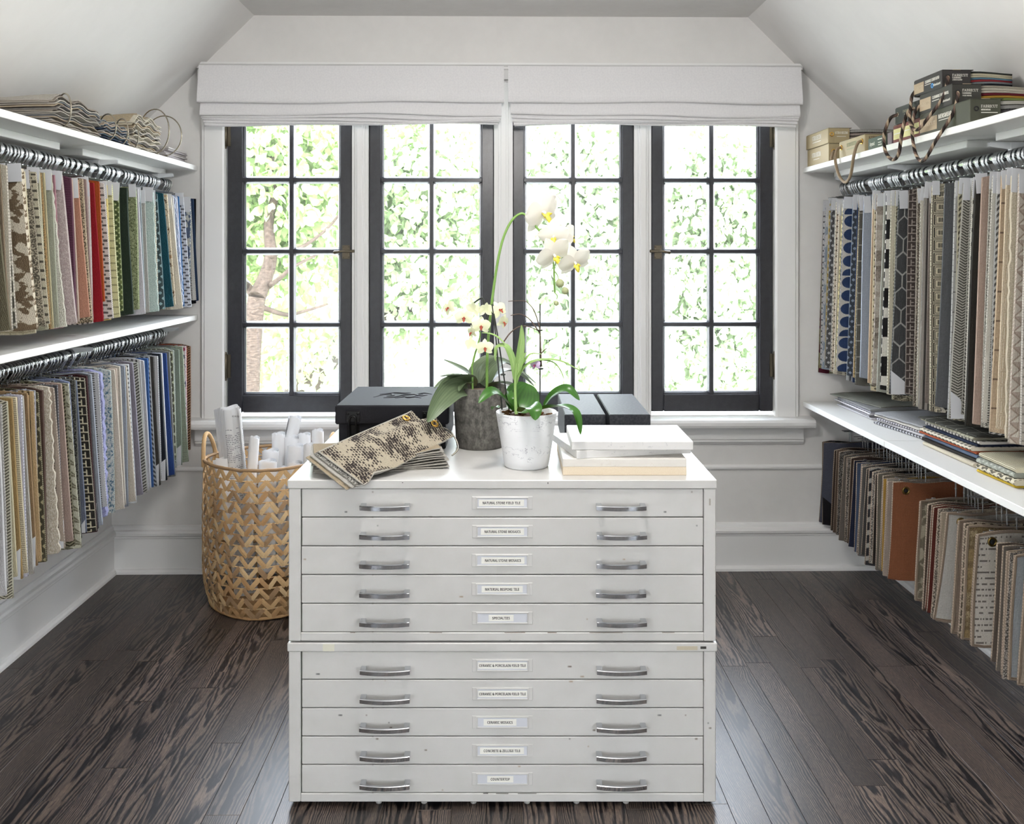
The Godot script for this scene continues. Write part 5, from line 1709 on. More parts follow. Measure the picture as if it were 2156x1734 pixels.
func folded(called: String, label: String, cat: String, at: Vector3, w: float, l: float, th: float, m: Material, s: float, group := "", turn := 0.0, wav := 0.0, swell := 0.0) -> void:
	# a cloth folded once: a rounded fold faces the aisle, two leaves reach inward
	var st := begin()
	st.set_smooth_group(0)
	var g := []
	var uv := []
	var sec := []
	sec.append(Vector2(w, 0.0))
	sec.append(Vector2(w * 0.5, 0.0))
	for i in 7:
		var a := -PI / 2 - PI * i / 6.0
		sec.append(Vector2(th * 0.55 + cos(a) * th * 0.55, th * 0.5 + sin(a) * th * 0.5))
	sec.append(Vector2(w * 0.25, th)); sec.append(Vector2(w * 0.5, th)); sec.append(Vector2(w * 0.75, th)); sec.append(Vector2(w, th)); sec.append(Vector2(w, 0.0))
	var ph := rng.randf() * TAU
	for k in 17:
		var f := k / 16.0 - 0.5
		var row := []
		var ur := []
		var run := 0.0
		for i in sec.size():
			var p: Vector2 = sec[i]
			if i > 0: run += (sec[i] - sec[i - 1]).length()
			var lift := wav * (0.5 + 0.5 * sin(f * 13.0 + swell + p.x * 14.0)) * smoothstep(0.0, 0.05, p.x) + wav * 0.3 * (0.5 + 0.5 * sin(f * 21.0 + swell))
			row.append(Vector3(-s * p.x, p.y + lift, f * l * (1.0 - 0.03 * sin(p.x * 20.0 + ph))))
			ur.append(Vector2(f * l / 0.12, run / 0.24))
		g.append(row)
		uv.append(ur)
	add_grid(st, g, uv)
	for e in [0, 16]:
		st.set_smooth_group(2 + e)
		for i in range(1, sec.size() - 2): tri(st, g[e][0], g[e][i], g[e][i + 1])
	single(called, done(st), m, label, cat, at, Vector3(0, turn, 0), group)

func build_fabric_piles() -> void:
	var y := 0.711
	# pile: aisle x, z centre, inward width, length, layers [label words, fabric args, thickness, turn]
	var piles := [
		[1.395, -3.70, 0.24, 0.36, 0.004, [["white linen square at the foot", ["heather", "e2e2ea"], 0.007, 0.03], ["grey herringbone square second", ["herring", "8d8f98", "d6d6de", ""], 0.006, -0.06], ["white dashed square in the middle", ["dash", "e4e4ea", "55565e", "b5b6bf"], 0.007, 0.02], ["pale blue-grey square near the top", ["heather", "b9bcc8"], 0.006, -0.02], ["slate grey square with a dark hem", ["heather", "9a9d9f"], 0.007, 0.0], ["sage grey square laid last on top", ["heather", "8f9288"], 0.004, 0.35]], "in the flat pile by the casing"],
		[1.400, -3.30, 0.24, 0.30, 0.006, [["blue-grey twill at the foot", ["diag", "9ba0b4", "d5d8e2", ""], 0.007, 0.25], ["white cotton second", ["heather", "e0e0e6"], 0.007, 0.18], ["lavender striped cotton", ["vstripe", "d8d6e2", "aaa9b8", ""], 0.007, 0.28], ["ivory sateen", ["heather", "dfdcd4"], 0.007, 0.20], ["silver sateen with rippled top", ["heather", "b4b7bc"], 0.008, 0.3]], "in the fanned white and silver pile"],
		[1.385, -2.90, 0.25, 0.34, 0.005, [["cream canvas at the foot", ["heather", "e2d8c0"], 0.012, 0.0], ["black wool folded short", ["heather", "37322f"], 0.009, 0.06], ["slate blue cotton", ["heather", "5f708c"], 0.011, 0.02], ["burnt orange cotton", ["heather", "c4603c"], 0.006, 0.08], ["cream quilted cloth", ["dash", "e6decb", "cbbfa6", ""], 0.011, 0.04], ["navy canvas", ["heather", "2b3550"], 0.009, 0.09], ["white dotted voile", ["dots", "e4e0da", "a59d94", ""], 0.008, 0.05], ["olive check cloth", ["check", "8f948a", "b9b6a0", "a2a497"], 0.008, 0.0], ["grey-green tartan laid last", ["plaid", "777d7c", "a6a89c", ""], 0.006, 0.12]], "in the tall mixed pile"],
		[1.365, -2.585, 0.24, 0.20, 0.003, [["yellow cotton at the foot", ["heather", "e2bd2f"], 0.008, 0.05], ["cream cable-stitched throw", ["ladder", "e4dcc2", "c4bb9c", ""], 0.014, 0.0], ["pale grey diamond quilt", ["lattice", "c8ccc2", "9aa096", ""], 0.014, 0.04], ["cream ribbed throw on top", ["rib", "dcd6b8", "b5b08e", ""], 0.013, -0.03]], "in the chunky knit pile"]]
	for p in piles:
		var h := 0.0006
		var k := 0
		for q in p[5]:
			var a: Array = q[1]
			var m := fabric(a[0], a[1]) if a.size() < 3 else fabric(a[0], a[1], a[2], a[3])
			folded("folded_fabric", "%s %s" % [q[0], p[6]], "folded fabric", Vector3(p[0] + rng.randf_range(-0.008, 0.008), y + h, p[1] + rng.randf_range(-0.01, 0.01)), p[2], p[3] * rng.randf_range(0.9, 1.0), q[2], m, -1.0, "folded fabrics %s" % p[6], q[3] * 0.6, p[4] * 1.1 * float(k) / p[5].size(), p[1] * 5.0)
			h += q[2] + 0.0016
			k += 1

# ---------------------------------------------------------------- sample books with boxed headers
func sample_book(label: String, xa: float, y: float, z0: float, z1: float, h: float, depth: float, reach: float, box_c: Color, edge_cols: Array) -> Node3D:
	var b := thing("sample_book", label, "sample book", Vector3(xa, y, (z0 + z1) * 0.5), 0.0, "boxed sample books")
	var l := absf(z1 - z0)
	slab(b, "header_box", Vector3(0, 0, -l * 0.5), Vector3(depth, h, l * 0.5), mat("board%s" % box_c, box_c, 0.6), 0.0015)
	slab(b, "lid_edge", Vector3(0.002, h - 0.0005, -l * 0.5 + 0.002), Vector3(depth + 0.008, h + 0.0018, l * 0.5 - 0.0005), mat("board_edge%s" % box_c, box_c * 0.7, 0.6), 0.0005)
	var n := edge_cols.size()
	for k in n:
		var g := []
		var uv := []
		for i in 5:
			var row := []
			var ur := []
			for j in 9:
				var e := i / 4.0
				var f := j / 8.0 - 0.5
				row.append(Vector3(depth + e * reach, 0.003 + (h - 0.008) * k / n + 0.004 * sin(e * 3.0 + k * 0.2), f * (l - 0.012)))
				ur.append(Vector2(f * l / 0.12, e * reach / 0.24))
			g.append(row)
			uv.append(ur)
		part("swatch", sheet(g, uv, (h - 0.008) / n * 0.8, edge_cols[k], edge_cols[k]), null, b)
	return b

func rope(b: Node3D, pts: Array, r: float, m: Material) -> void:
	var st := begin()
	add_tube(st, curve(pts, 8), r, 10, true, 1.0, Vector3(0.9, 0.1, 0.2), 22.0)
	part("rope_handle", done(st), m, b)

func build_sample_books() -> void:
	var y := 1.6915
	var gold := mat("gilt", Color(0.83, 0.66, 0.33), 0.22, 1.0)
	var twist := textured("twisted_rope", rope_image(Color(0.16, 0.13, 0.12), Color(0.62, 0.55, 0.47), Color(0.36, 0.29, 0.26)), 0.8, 0.3)
	var cord := mat("tan_cord", Color(0.50, 0.43, 0.34), 0.8)
	var white := mat("white_print", Color(0.88, 0.87, 0.83), 0.7)
	var kh := Color(0.60, 0.54, 0.41)
	var fold := fabric("check", "9a8a82", "6b5b58", "85756f")
	var fold2 := fabric("check", "8a8d90", "b5b3ae", "9fa0a0")
	var T := Vector3(0, -PI / 2, 0)
	# khaki pair against the window casing
	var b := sample_book("lower khaki sample book of the stacked pair beside the window casing", 1.300, y, -3.955, -3.70, 0.071, 0.085, 0.22, kh, [fold2, fold2, fold, fold2])
	words("STROHEIM", 0.105, 0.018, white, b, Vector3(-0.0006, 0.042, -0.015), T, true)
	words("~", 0.07, 0.006, white, b, Vector3(-0.0006, 0.024, -0.015), T, true, false)
	part("grommet", torus(0.008, 0.0025, 16, 6), gold, b, Vector3(0.02, 0.040, 0.1285), Vector3(PI / 2, 0, 0))
	rope(b, [Vector3(0.020, 0.040, 0.128), Vector3(0.012, 0.036, 0.142), Vector3(0.004, 0.010, 0.145), Vector3(0.008, 0.0055, 0.150)], 0.0055, cord)
	b = sample_book("upper khaki sample book of the stacked pair beside the window casing", 1.298, y + 0.0735, -3.965, -3.70, 0.058, 0.085, 0.26, kh, [fold, fold, fold, fold2])
	words("STROHEIM", 0.108, 0.018, white, b, Vector3(-0.0006, 0.036, 0.0), T, true)
	words("~", 0.10, 0.007, white, b, Vector3(-0.0006, 0.0195, 0.0), T, true, false)
	words("STROHEIM", 0.050, 0.009, white, b, Vector3(0.052, 0.040, 0.1331), Vector3.ZERO, true)
	words("~", 0.036, 0.004, white, b, Vector3(0.052, 0.026, 0.1331), Vector3.ZERO, true, false)
	part("grommet", torus(0.007, 0.0022, 16, 6), gold, b, Vector3(0.014, 0.034, 0.1335), Vector3(PI / 2, 0, 0))
	# the single khaki book
	b = sample_book("single khaki sample book with a tan cord hanging below the shelf edge", 1.300, y, -3.585, -3.335, 0.062, 0.085, 0.20, kh, [fold2, fold, fold2])
	words("STROHEIM", 0.095, 0.014, mat("sage_print", Color(0.50, 0.52, 0.40), 0.7), b, Vector3(-0.0006, 0.042, 0.0), T, true)
	words("~", 0.09, 0.006, mat("sage_print", Color.WHITE), b, Vector3(-0.0006, 0.026, 0.0), T, true, false)
	words("STROHEIM", 0.064, 0.010, mat("brown_print", Color(0.24, 0.19, 0.15), 0.7), b, Vector3(0.046, 0.050, 0.1256), Vector3.ZERO, true)
	for z in [-0.102, 0.100]: part("grommet", torus(0.008, 0.0025, 16, 6), gold, b, Vector3(-0.001, 0.040, z), Vector3(0, 0, PI / 2))
	rope(b, [Vector3(0.004, 0.040, -0.102), Vector3(-0.016, 0.034, -0.104), Vector3(-0.026, -0.01, -0.095), Vector3(-0.024, -0.07, -0.06), Vector3(-0.022, -0.098, 0.0), Vector3(-0.024, -0.075, 0.055), Vector3(-0.026, -0.01, 0.09), Vector3(-0.016, 0.034, 0.103), Vector3(0.004, 0.040, 0.100)], 0.0055, cord)
	# small green box before it
	b = sample_book("small dark green sample box with white script lettering", 1.300, y, -3.305, -3.155, 0.040, 0.07, 0.16, Color(0.20, 0.26, 0.21), [fold, fold2])
	words("Ayund", 0.042, 0.016, white, b, Vector3(-0.0006, 0.020, -0.038), T, true, false)
	words("~", 0.046, 0.006, white, b, Vector3(-0.0006, 0.030, 0.032), T, false, false)
	words("~", 0.026, 0.0045, white, b, Vector3(-0.0006, 0.019, 0.026), T, false, false)
	words("~", 0.030, 0.0045, white, b, Vector3(-0.0006, 0.011, 0.028), T, false, false)
	single("sample_box", box(Vector3(0.10, 0.042, 0.035), 0.001), mat("mauve_board", Color(0.42, 0.36, 0.39), 0.6), "narrow mauve sample box squeezed beside the red box", "sample box", Vector3(1.352, y + 0.021, -3.128), Vector3.ZERO)
	# red box and the dark green book on it
	b = sample_book("dark red sample book with cream label panels under the green book", 1.300, y, -3.095, -2.895, 0.058, 0.09, 0.17, Color(0.36, 0.10, 0.09), [fold, fold, fold])
	var creamp := mat("cream_label", Color(0.82, 0.80, 0.58), 0.7)
	for q in [[-0.068, 0.056], [0.004, 0.060], [0.070, 0.040]]: part("label_panel", box(Vector3(0.0012, 0.034, q[1])), creamp, b, Vector3(-0.0002, 0.029, q[0]))
	words("~", 0.050, 0.008, white, b, Vector3(-0.0012, 0.030, -0.066), T, true, false)
	words("~", 0.042, 0.006, white, b, Vector3(-0.0012, 0.032, 0.006), T, true, false)
	b = sample_book("dark green sample book with a striped rope, lying on the red book", 1.298, y + 0.0605, -3.075, -2.905, 0.052, 0.09, 0.13, Color(0.135, 0.15, 0.135), [fold2, fold2, fold])
	words("FABRICUT", 0.060, 0.008, mat("grey_print", Color(0.55, 0.54, 0.46), 0.7), b, Vector3(-0.0006, 0.034, 0.005), T, true, false)
	words("~", 0.042, 0.004, mat("grey_print", Color.WHITE), b, Vector3(-0.0006, 0.024, 0.005), T, true, false)
	for z in [-0.062, 0.058]: part("grommet", torus(0.006, 0.002, 16, 6), mat("ring_steel", Color.WHITE), b, Vector3(-0.001, 0.030, z), Vector3(0, 0, PI / 2))
	rope(b, [Vector3(0.004, 0.030, -0.062), Vector3(-0.018, 0.020, -0.080), Vector3(-0.030, -0.030, -0.098), Vector3(-0.030, -0.085, -0.090), Vector3(-0.028, -0.118, -0.040), Vector3(-0.030, -0.105, 0.012), Vector3(-0.030, -0.045, 0.036), Vector3(-0.018, 0.020, 0.050), Vector3(0.004, 0.030, 0.058)], 0.0055, twist)
	# the three brown books
	var cols := [["22252e", "c7c2b4", "36303a", "8f8d8a", "d6d0c2"], ["4a5550", "8a9a50", "c0902e", "7a2230", "cfc8b8", "d8d2c0", "b0a898"], ["262a33", "8d9298", "a03038", "5a8298", "cfc6a8", "d6ccb0", "3a3d38"]]
	var info := [["largest brown sample book at the bottom of the tall stack", -2.900, -2.590, 0.066, Color(0.22, 0.225, 0.17), 0.0, "MENSWEAR"], ["middle brown sample book of the tall stack", -2.900, -2.695, 0.058, Color(0.165, 0.16, 0.14), 0.0675, "CLEANABLE FAUX WOOL"], ["top brown sample book of the tall stack, with a looped rope", -2.940, -2.755, 0.050, Color(0.145, 0.132, 0.125), 0.127, "CLEANABLE LINEN BLEND"]]
	for k in 3:
		var q = info[k]
		var ec := []
		for c in cols[k]: ec.append(fabric("herring", c, Color.html(c).lightened(0.25).to_html(false), "") if k == 0 else fabric("rib", c, Color.html(c).darkened(0.25).to_html(false), ""))
		b = sample_book(q[0], 1.300, y + q[5], q[1], q[2], q[3], 0.086, [0.20, 0.16, 0.125][k], q[4], ec)
		var l: float = q[2] - q[1]
		part("label_panel", box(Vector3(0.0012, q[3] * 0.62, l * 0.36)), mat("taupe_label", Color(0.66, 0.59, 0.49), 0.7), b, Vector3(-0.0002, q[3] * 0.46, -l * 0.31))
		words("FABRICUT", l * 0.30, 0.010, mat("pale_print", Color(0.78, 0.73, 0.64), 0.7), b, Vector3(-0.0012, q[3] * 0.46, -l * 0.31), T, true, false)
		words(q[6], l * (0.50 if k else 0.26), 0.009 if k else 0.013, white, b, Vector3(-0.0006, q[3] * 0.66, l * (0.17 if k else 0.03)), T)
		words("~", l * 0.22, 0.0045, white, b, Vector3(-0.0006, q[3] * 0.48, l * 0.02), T, false, false)
		if k:
			part("logo_ring", torus(0.006, 0.0016, 16, 6), mat("blue_logo", Color(0.35, 0.62, 0.85), 0.5), b, Vector3(-0.0006, q[3] * 0.30, l * 0.18), Vector3(0, 0, PI / 2))
			words("FibreGuard", l * 0.24, 0.0075, white, b, Vector3(-0.0006, q[3] * 0.30, l * 0.34), T)
		words("FABRICUT", 0.046, 0.0075, white, b, Vector3(0.054, q[3] * 0.70, l * 0.5 + 0.0004), Vector3.ZERO, true, false)
		words(["MENSWEAR", "CLEANABLE", "CLEANABLE"][k], 0.026, 0.0042, white, b, Vector3(0.044, q[3] * 0.56, l * 0.5 + 0.0004))
		words(["~", "FAUX WOOL", "LINEN BLEND"][k], [0.046, 0.027, 0.029][k], 0.0042, white, b, Vector3([0.054, 0.0445, 0.0455][k], q[3] * 0.44, l * 0.5 + 0.0004))
		part("paper_edge", box(Vector3(0.024, 0.0012, 0.002)), mat("taupe_label", Color.WHITE), b, Vector3(0.044, q[3] + 0.0012, l * 0.5 - 0.0003))
		part("eyelet", torus(0.0055, 0.002, 16, 6), mat("ink", Color.BLACK), b, Vector3(0.018, q[3] * 0.60, l * 0.5 + 0.0008), Vector3(PI / 2, 0, 0))
		if k == 2: rope(b, [Vector3(0.018, 0.030, l * 0.5 - 0.002), Vector3(0.012, 0.020, l * 0.5 + 0.012), Vector3(0.0, -0.030, l * 0.5 + 0.010), Vector3(-0.020, -0.080, l * 0.30), Vector3(-0.030, -0.112, 0.0), Vector3(-0.028, -0.085, -l * 0.30), Vector3(-0.014, -0.03, -l * 0.46), Vector3(-0.006, 0.004, -l * 0.50), Vector3(0.004, 0.02, -l * 0.49)], 0.0052, twist)
		if k == 1: rope(b, [Vector3(0.018, 0.035, l * 0.5 - 0.002), Vector3(0.012, 0.020, l * 0.5 + 0.012), Vector3(-0.004, -0.03, l * 0.5 + 0.014), Vector3(-0.030, -0.100, l * 0.34), Vector3(-0.034, -0.150, 0.0), Vector3(-0.032, -0.125, -l * 0.28), Vector3(-0.026, -0.05, -l * 0.47), Vector3(-0.012, 0.01, -l * 0.52), Vector3(0.004, 0.03, -l * 0.49)], 0.0050, twist)

# ---------------------------------------------------------------- computed textures
# one repeat of a fabric, 96 x 192 pixels for 0.12 m x 0.24 m; u, v run 0..1
func weave_at(kind: String, u: float, v: float, x: int, y: int) -> float:
	match kind:
		"plain": return 0.5 + 0.5 * sin(v * 190.0) * 0.25 + (hash2(x, y / 5) - 0.5) * 0.5
		"heather": return hash2(x / 3, y) * 0.6 + hash2(x, y) * 0.4
		"tweed": return 1.0 if hash2(x / 2, y / 2) > 0.55 else (0.5 if hash2(x / 3 + 7, y / 2) > 0.6 else 0.0)
		"boucle": return clampf(0.5 + 1.6 * n2(u * 40.0, v * 80.0, 14.0), 0, 1)
		"rib": return 1.0 if fposmod(v * 48.0, 1.0) > 0.55 else 0.0
		"hstripe": return 1.0 if fposmod(v * 16.0, 1.0) > 0.5 else 0.0
		"vstripe": return 1.0 if fposmod(u * 8.0, 1.0) > 0.55 else 0.0
		"wide": return 1.0 if fposmod(v * 5.0 + 0.1 * sin(u * TAU), 1.0) > 0.62 else 0.0
		"check": return (0.5 if fposmod(u * 5.0, 1.0) > 0.8 else 0.0) + (0.5 if fposmod(v * 10.0, 1.0) > 0.8 else 0.0)
		"plaid": return 1.0 if fposmod(u * 2.0, 1.0) > 0.93 or fposmod(v * 4.0, 1.0) > 0.95 else 0.0
		"dash": return 1.0 if fposmod(v * 20.0, 1.0) > 0.45 and fposmod(u * 5.0 + floorf(v * 20.0) * 0.5, 1.0) > 0.4 else 0.0
		"dots": return 1.0 if Vector2(fposmod(u * 6.0 + 0.5 * floorf(v * 12.0), 1.0) - 0.5, fposmod(v * 12.0, 1.0) - 0.5).length() < 0.26 else 0.0
		"ovals": return 1.0 if Vector2((fposmod(u * 2.0, 1.0) - 0.5) * 0.95, (fposmod(v * 4.6, 1.0) - 0.5)).length() < 0.42 else 0.0
		"herring": return 1.0 if fposmod((absf(fposmod(u * 4.0, 1.0) - 0.5) * 2.4 + v * 30.0), 1.0) > 0.5 else 0.0
		"zigzag": return 1.0 if fposmod(absf(fposmod(u * 2.0, 1.0) - 0.5) * 2.0 + v * 9.0, 1.0) > 0.45 else 0.0
		"chevron": return 1.0 if fposmod(absf(fposmod(u * 5.0, 1.0) - 0.5) * 1.6 + v * 22.0, 1.0) > 0.5 else 0.0
		"diag": return 1.0 if fposmod(u * 7.0 + v * 14.0, 1.0) > 0.5 else 0.0
		"lattice":
			var a := absf(fposmod(u * 3.0 + v * 7.0, 1.0) - 0.5)
			var b := absf(fposmod(u * 3.0 - v * 7.0, 1.0) - 0.5)
			return 1.0 if minf(a, b) < 0.16 else (0.5 if maxf(a, b) > 0.36 else 0.0)
		"hexes":
			var p := Vector2(u * 3.0, v * 3.46)
			var r := Vector2(1, 1.732)
			var g := Vector2(fposmod(p.x, r.x) - 0.5, fposmod(p.y, r.y) - 0.866)
			var k := Vector2(fposmod(p.x + 0.5, r.x) - 0.5, fposmod(p.y + 0.866, r.y) - 0.866)
			var q := g if g.length() < k.length() else k
			return 1.0 if maxf(absf(q.x), absf(q.x) * 0.5 + absf(q.y) * 0.866) > 0.455 else 0.0
		"key":
			var f := Vector2(fposmod(u * 4.0, 1.0), fposmod(v * 9.0, 1.0))
			var o := f.x > 0.86 or f.y > 0.86 or (f.x > 0.3 and f.x < 0.44 and f.y > 0.2) or (f.y > 0.44 and f.y < 0.58 and f.x > 0.44 and f.x < 0.72)
			return 1.0 if o else 0.0
		"nested":
			var f := Vector2(absf(fposmod(u * 2.0, 1.0) - 0.5) * 2.0, absf(fposmod(v * 6.0, 1.0) - 0.5) * 2.0)
			var m := maxf(f.x, f.y)
			return 1.0 if m > 0.55 and fposmod(m * 5.0, 1.0) > 0.45 else (1.0 if m < 0.35 and fposmod(u * 40.0, 1.0) > 0.35 else 0.0)
		"ladder": return 1.0 if (fposmod(u * 3.0, 1.0) > 0.3 and fposmod(v * 18.0 + 0.2 * sin(u * 30.0), 1.0) > 0.4) else 0.0
		"blocks": return 1.0 if hash2(int(u * 3.0), int(v * 7.0)) > 0.5 else 0.0
		"bars": return clampf(0.5 + 0.5 * (hash2(int(u * 4.0), int(v * 13.0)) - 0.5) * 1.7 + (hash2(x, y / 2) - 0.5) * 0.5, 0, 1)
		"floral":
			var w := n2(u * 30.0, v * 60.0, 4.0) + 0.5 * n2(u * 30.0 + 50.0, v * 60.0, 9.0)
			return 1.0 if absf(w) < 0.10 else (0.5 if w > 0.35 else 0.0)
		"branch":
			var w := n2(u * 20.0, v * 30.0, 2.5)
			return 1.0 if absf(w) < 0.05 else (0.5 if w > 0.42 else 0.0)
		"brush":
			var w := n2(u * 12.0, v * 34.0, 3.4) + 0.12 * n2(u * 90.0, v * 160.0, 4.0)
			return 1.0 if w > 0.08 else 0.0
		"ikat":
			var w := n2(u * 16.0 + 0.4 * hash2(x, 3), v * 26.0, 3.0)
			return 1.0 if w > 0.12 else 0.0
		"leaf":
			var f := Vector2(fposmod(u * 2.2, 1.0) - 0.5, fposmod(v * 7.0 + u * 2.0, 1.0) - 0.5)
			return 1.0 if absf(f.y) < 0.34 - 0.9 * f.x * f.x and absf(f.y) > 0.03 else 0.0
		"toile":
			var w := n2(u * 34.0, v * 64.0, 5.0)
			return 1.0 if w > 0.22 else (0.6 if absf(w) < 0.06 else 0.0)
		"stitch": return 1.0 if fposmod(v * 34.0, 1.0) > 0.5 and fposmod(u * 4.0, 1.0) > 0.35 else 0.0
		"gauze": return 1.0 if fposmod(v * 14.0, 1.0) > 0.7 and hash2(x / 3, int(v * 14.0)) > 0.4 else 0.0
		"facets":
			var f := Vector2(fposmod(u * 3.0, 1.0) - 0.5, fposmod(v * 6.0, 1.0) - 0.5)
			var s := absf(f.x) + absf(f.y)
			return (0.0 if f.x * f.y > 0 else 0.5) if s < 0.5 else (1.0 if s < 0.62 else 0.2)
		"fur": return clampf(0.5 + 0.9 * n2(u * 60.0, v * 70.0, 8.0) + (hash2(x, y / 4) - 0.5) * 0.5, 0, 1)
		"snake":      # slanting dashes that run together in dark drifts
			var q := u * 21.0 + v * 5.0
			var col := floorf(q)
			var r := v * 17.0 + 0.5 * fposmod(col, 2.0) + 0.4 * hash2(int(col) + 40, 3)
			var w := n2(floorf(q) * 0.8, floorf(r) * 1.5, 2.6) + 0.45 * n2(q + 60.0, r * 2.0, 6.0)
			var cell := Vector2(fposmod(q, 1.0) - 0.5, fposmod(r, 1.0) - 0.5)
			return 1.0 if w > -0.22 and absf(cell.x) < 0.25 + 0.45 * w and absf(cell.y) < 0.36 + 0.4 * w else 0.0
		"bamboo": return 1.0 if fposmod(v * 3.0, 1.0) > 0.93 else (0.25 if hash2(x, 0) > 0.6 else 0.0)
	return 0.0

func fabric_image(kind: String, a: Color, b: Color, c: Color) -> Image:
	var w := 96
	var h := 192
	var bytes := PackedByteArray()
	bytes.resize(w * h * 3)
	var i := 0
	for y in h:
		for x in w:
			var t := weave_at(kind, float(x) / w, float(y) / h, x, y)
			var k := a.lerp(c, t * 2.0) if t < 0.5 else c.lerp(b, t * 2.0 - 1.0)
			var g := 0.90 + 0.14 * hash2(x, y) + 0.06 * float((x + y) & 1)
			bytes[i] = clampi(int(k.r * g * 255.0), 0, 255)
			bytes[i + 1] = clampi(int(k.g * g * 255.0), 0, 255)
			bytes[i + 2] = clampi(int(k.b * g * 255.0), 0, 255)
			i += 3
	return Image.create_from_data(w, h, false, Image.FORMAT_RGB8, bytes)

var weave_normal: Texture2D
var grain: Texture2D       # a light-grey woven grain to tint

func dye(s: String) -> Color:      # cloth as it reads by daylight: a little greyer and deeper than the swatch
	var c := Color.html(s)
	var l := c.get_luminance()
	return c.lerp(Color(l, l, l), 0.14) * Color(0.89, 0.885, 0.88)

func fabric(kind: String, a: String, b := "", c := "") -> StandardMaterial3D:
	var key := "fab_%s_%s_%s_%s" % [kind, a, b, c]
	if mats.has(key): return mats[key]
	var m := StandardMaterial3D.new()
	m.resource_name = "cloth"
	m.roughness = 0.92
	m.metallic_specular = 0.25
	m.normal_enabled = true
	m.normal_texture = weave_normal
	m.normal_scale = 0.6
	if b == "":
		m.albedo_color = dye(a)
		m.albedo_texture = grain
	elif kind in ["tweed", "stitch", "dash", "dots", "rib", "vstripe", "diag", "check", "hstripe", "chevron", "herring", "ladder", "plaid"] and (c == "" or kind in ["tweed", "dash", "check"]) and not (kind in ["ladder", "herring"] and a == "c4c0b4"):
		# two tones of one hue: a shared grey pattern, tinted
		var ca := dye(a)
		var cb := dye(b)
		var turned := cb.get_luminance() > ca.get_luminance()
		var hi := cb if turned else ca
		var lo := ca if turned else cb
		var k := 0.45
		if not kind in ["dots", "stitch", "dash", "ladder", "plaid"]: turned = false
		var mk := "mask_%s_%s_%s" % [kind, turned, k]
		if not mats.has(mk):
			var one := Color.WHITE
			var two := Color(k, k, k)
			mats[mk] = as_texture(fabric_image(kind, two if turned else one, one if turned else two, Color((1 + k) / 2, (1 + k) / 2, (1 + k) / 2)))
		m.albedo_color = hi
		m.albedo_texture = mats[mk]
	else:
		var ca := dye(a)
		var cb := dye(b)
		m.albedo_texture = as_texture(fabric_image(kind, ca, cb, dye(c) if c else ca.lerp(cb, 0.5)))
	mats[key] = m
	return m

func make_grain() -> void:
	var h := Image.create(128, 128, false, Image.FORMAT_RGB8)
	var g := Image.create(96, 192, false, Image.FORMAT_RGB8)
	for y in 128:
		for x in 128:
			var k := 0.5 + 0.22 * sin(TAU * x / 4.0) * (1.0 if (y / 4) % 2 == 0 else -1.0) + 0.3 * (hash2(x, y) - 0.5) + 0.25 * (hash2(x / 2, y / 6) - 0.5)
			h.set_pixel(x, y, Color(k, k, k))
	for y in 192:
		for x in 96:
			var k := 0.86 + 0.09 * hash2(x, y) + 0.05 * hash2(x / 6 + 31, y)
			g.set_pixel(x, y, Color(k, k, k))
	h.bump_map_to_normal_map(3.0)
	weave_normal = as_texture(h)
	grain = as_texture(g)

# stained oak: one board 0.09 m x 1.4 m on 112 x 1024 pixels
func oak_image(kind: int) -> Image:
	var w := 112
	var h := 1024
	var bytes := PackedByteArray()
	bytes.resize(w * h * 3)
	var dark := Color(0.10, 0.094, 0.108)
	var mid := Color(0.26, 0.232, 0.225)
	var pale := Color(0.56, 0.49, 0.43)
	var c0: float = [0.45, 0.7, 0.3, 0.55, 1.6, -0.7][kind]
	var run: float = [2.2, 3.6, 1.6, 5.0, 1.0, 0.7][kind]
	var arch: float = [14.0, 11.0, 20.0, 12.0, 7.0, 9.0][kind]
	var i := 0
	var o := kind * 211.0
	for y in h:
		var l := float(y) / h * 1.4
		for x in w:
			var a := float(x) / w
			var wob := 1.1 * n2(a * 2.2 + o, l * 2.6, 12.0) + 0.35 * n2(a * 9.0 + o, l * 9.0, 14.0)
			var d := a - c0 - 0.16 * n2(o + 9.0, l, 30.0)
			var ring := fposmod(l * run + d * d * arch * (1.0 + 0.3 * n2(o, l, 40.0)) + wob, 1.0)
			var s := smoothstep(0.0, 0.25, ring) * (1.0 - smoothstep(0.55, 0.98, ring))
			var pore := n2(a * 90.0 + o, l * 3.2, 16.0)
			var fine := hash2(x, y / 9 + kind * 77)
			var v := -0.10 + 0.95 * s + 0.22 * pore + (fine - 0.5) * 0.30
			v += 0.14 * n2(a * 1.3, l * 1.8 + o, 20.0)
			if fine > 0.88: v -= 0.3
			v = clampf(v, 0.0, 1.0)
			var k := dark.lerp(mid, v * 2.0) if v < 0.5 else mid.lerp(pale, v * 2.0 - 1.0)
			bytes[i] = int(k.r * 255.0)
			bytes[i + 1] = int(k.g * 255.0)
			bytes[i + 2] = int(k.b * 255.0)
			i += 3
	return Image.create_from_data(w, h, false, Image.FORMAT_RGB8, bytes)

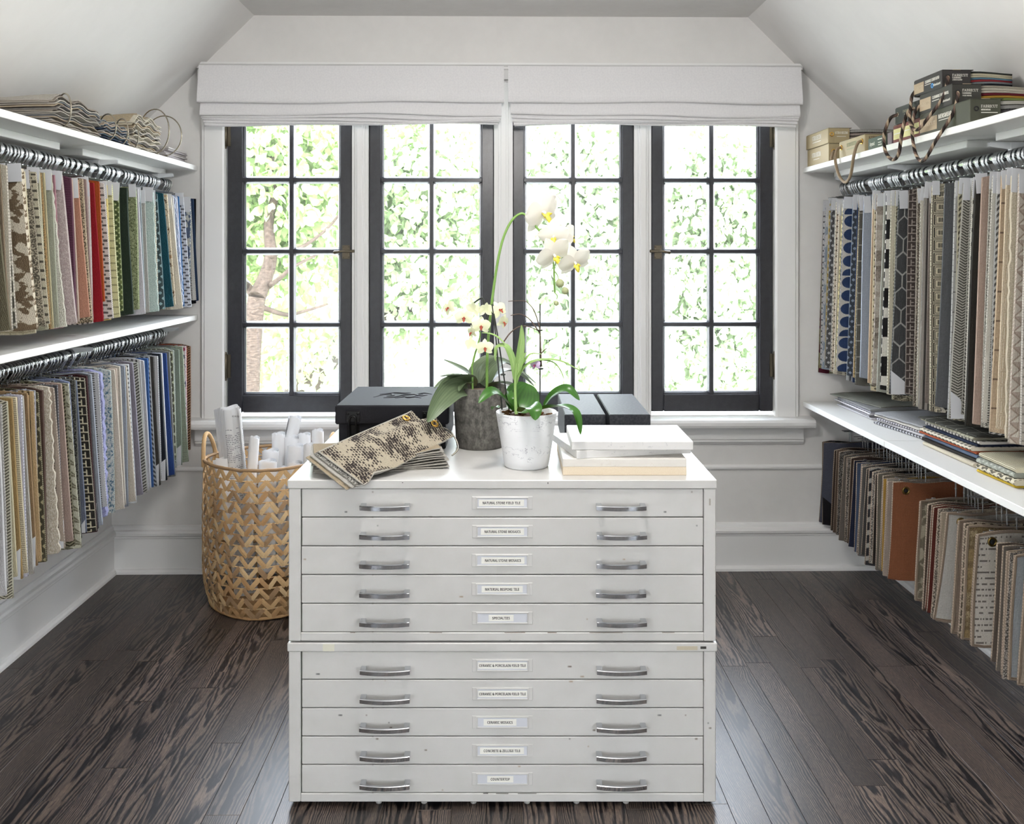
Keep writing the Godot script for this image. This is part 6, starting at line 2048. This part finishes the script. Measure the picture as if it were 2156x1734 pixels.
# thin dark veins that wander over a pale ground
func marble_image(base: Color, vein: Color, thin: float, sparse: float, sd: float) -> Image:
	var im := Image.create(256, 256, false, Image.FORMAT_RGB8)
	for y in 256:
		for x in 256:
			var u := x / 256.0
			var v := y / 256.0
			var a := n2(u * 14.0 + sd, v * 22.0, 5.0) + 0.35 * n2(u * 60.0 + sd, v * 80.0, 5.0)
			var gate := smoothstep(sparse, sparse + 0.25, n2(u * 12.0 + sd * 3.0, v * 12.0 + 40.0, 6.0))
			var k := clampf(1.0 - absf(a) / thin, 0.0, 1.0) * gate
			var cloud := 0.02 * n2(u * 20.0, v * 20.0 + sd, 4.0)
			im.set_pixel(x, y, base.lerp(vein, k * 0.8) * (1.0 + cloud))
	return im

func blotch_image(a: Color, b: Color, f: float, speck: float, sd := 0.0) -> Image:
	var im := Image.create(256, 256, false, Image.FORMAT_RGB8)
	for y in 256:
		for x in 256:
			var t := 0.5 + 0.7 * n2(x + sd, y, f) + 0.4 * n2(x + sd, y + 300.0, f * 4.0) + speck * (hash2(x, y) - 0.5)
			im.set_pixel(x, y, a.lerp(b, clampf(t, 0, 1)))
	return im

# white enamel with small chips and rust freckles
func enamel_image() -> Image:
	var im := blotch_image(Color(0.775, 0.77, 0.76), Color(0.80, 0.795, 0.788), 0.25, 0.10)
	for k in 26:
		var x := rng.randi_range(2, 250)
		var y := rng.randi_range(2, 250)
		var c: Color = [Color(0.35, 0.3, 0.26), Color(0.58, 0.5, 0.42), Color(0.25, 0.25, 0.25)][k % 3]
		for d in rng.randi_range(1, 3):
			im.set_pixel(mini(255, x + d), y, im.get_pixel(x, y).lerp(c, 0.7))
	return im

func page_image(title: bool) -> Image:
	var im := Image.create(128, 512, false, Image.FORMAT_RGB8)
	im.fill(Color(0.9, 0.9, 0.9))
	var y := 46
	while y < 500:
		if rng.randf() < 0.14: y += 9
		var wd := rng.randi_range(60, 100)
		for x in range(16, 16 + wd):
			if hash2(x / 3, y) > 0.22:
				im.set_pixel(x, y, Color(0.45, 0.45, 0.48))
				if title: im.set_pixel(x, y + 1, Color(0.66, 0.66, 0.68))
		y += 5
	return im

func rope_image(a: Color, b: Color, c: Color) -> Image:
	var im := Image.create(32, 32, false, Image.FORMAT_RGB8)
	for y in 32:
		for x in 32:
			var t := fposmod(x / 32.0 + y / 32.0, 1.0)
			var k := a if t < 0.4 else (b if t < 0.7 else c)
			im.set_pixel(x, y, k * (0.9 + 0.2 * hash2(x, y)))
	return im

func textured(key: String, im: Image, rough: float, spec := 0.5, scale := Vector3.ONE, triplanar := false) -> StandardMaterial3D:
	if not mats.has(key):
		var m := StandardMaterial3D.new()
		m.resource_name = key
		m.albedo_texture = as_texture(im)
		m.roughness = rough
		m.metallic_specular = spec
		m.uv1_scale = scale
		m.uv1_triplanar = triplanar
		mats[key] = m
	return mats[key]
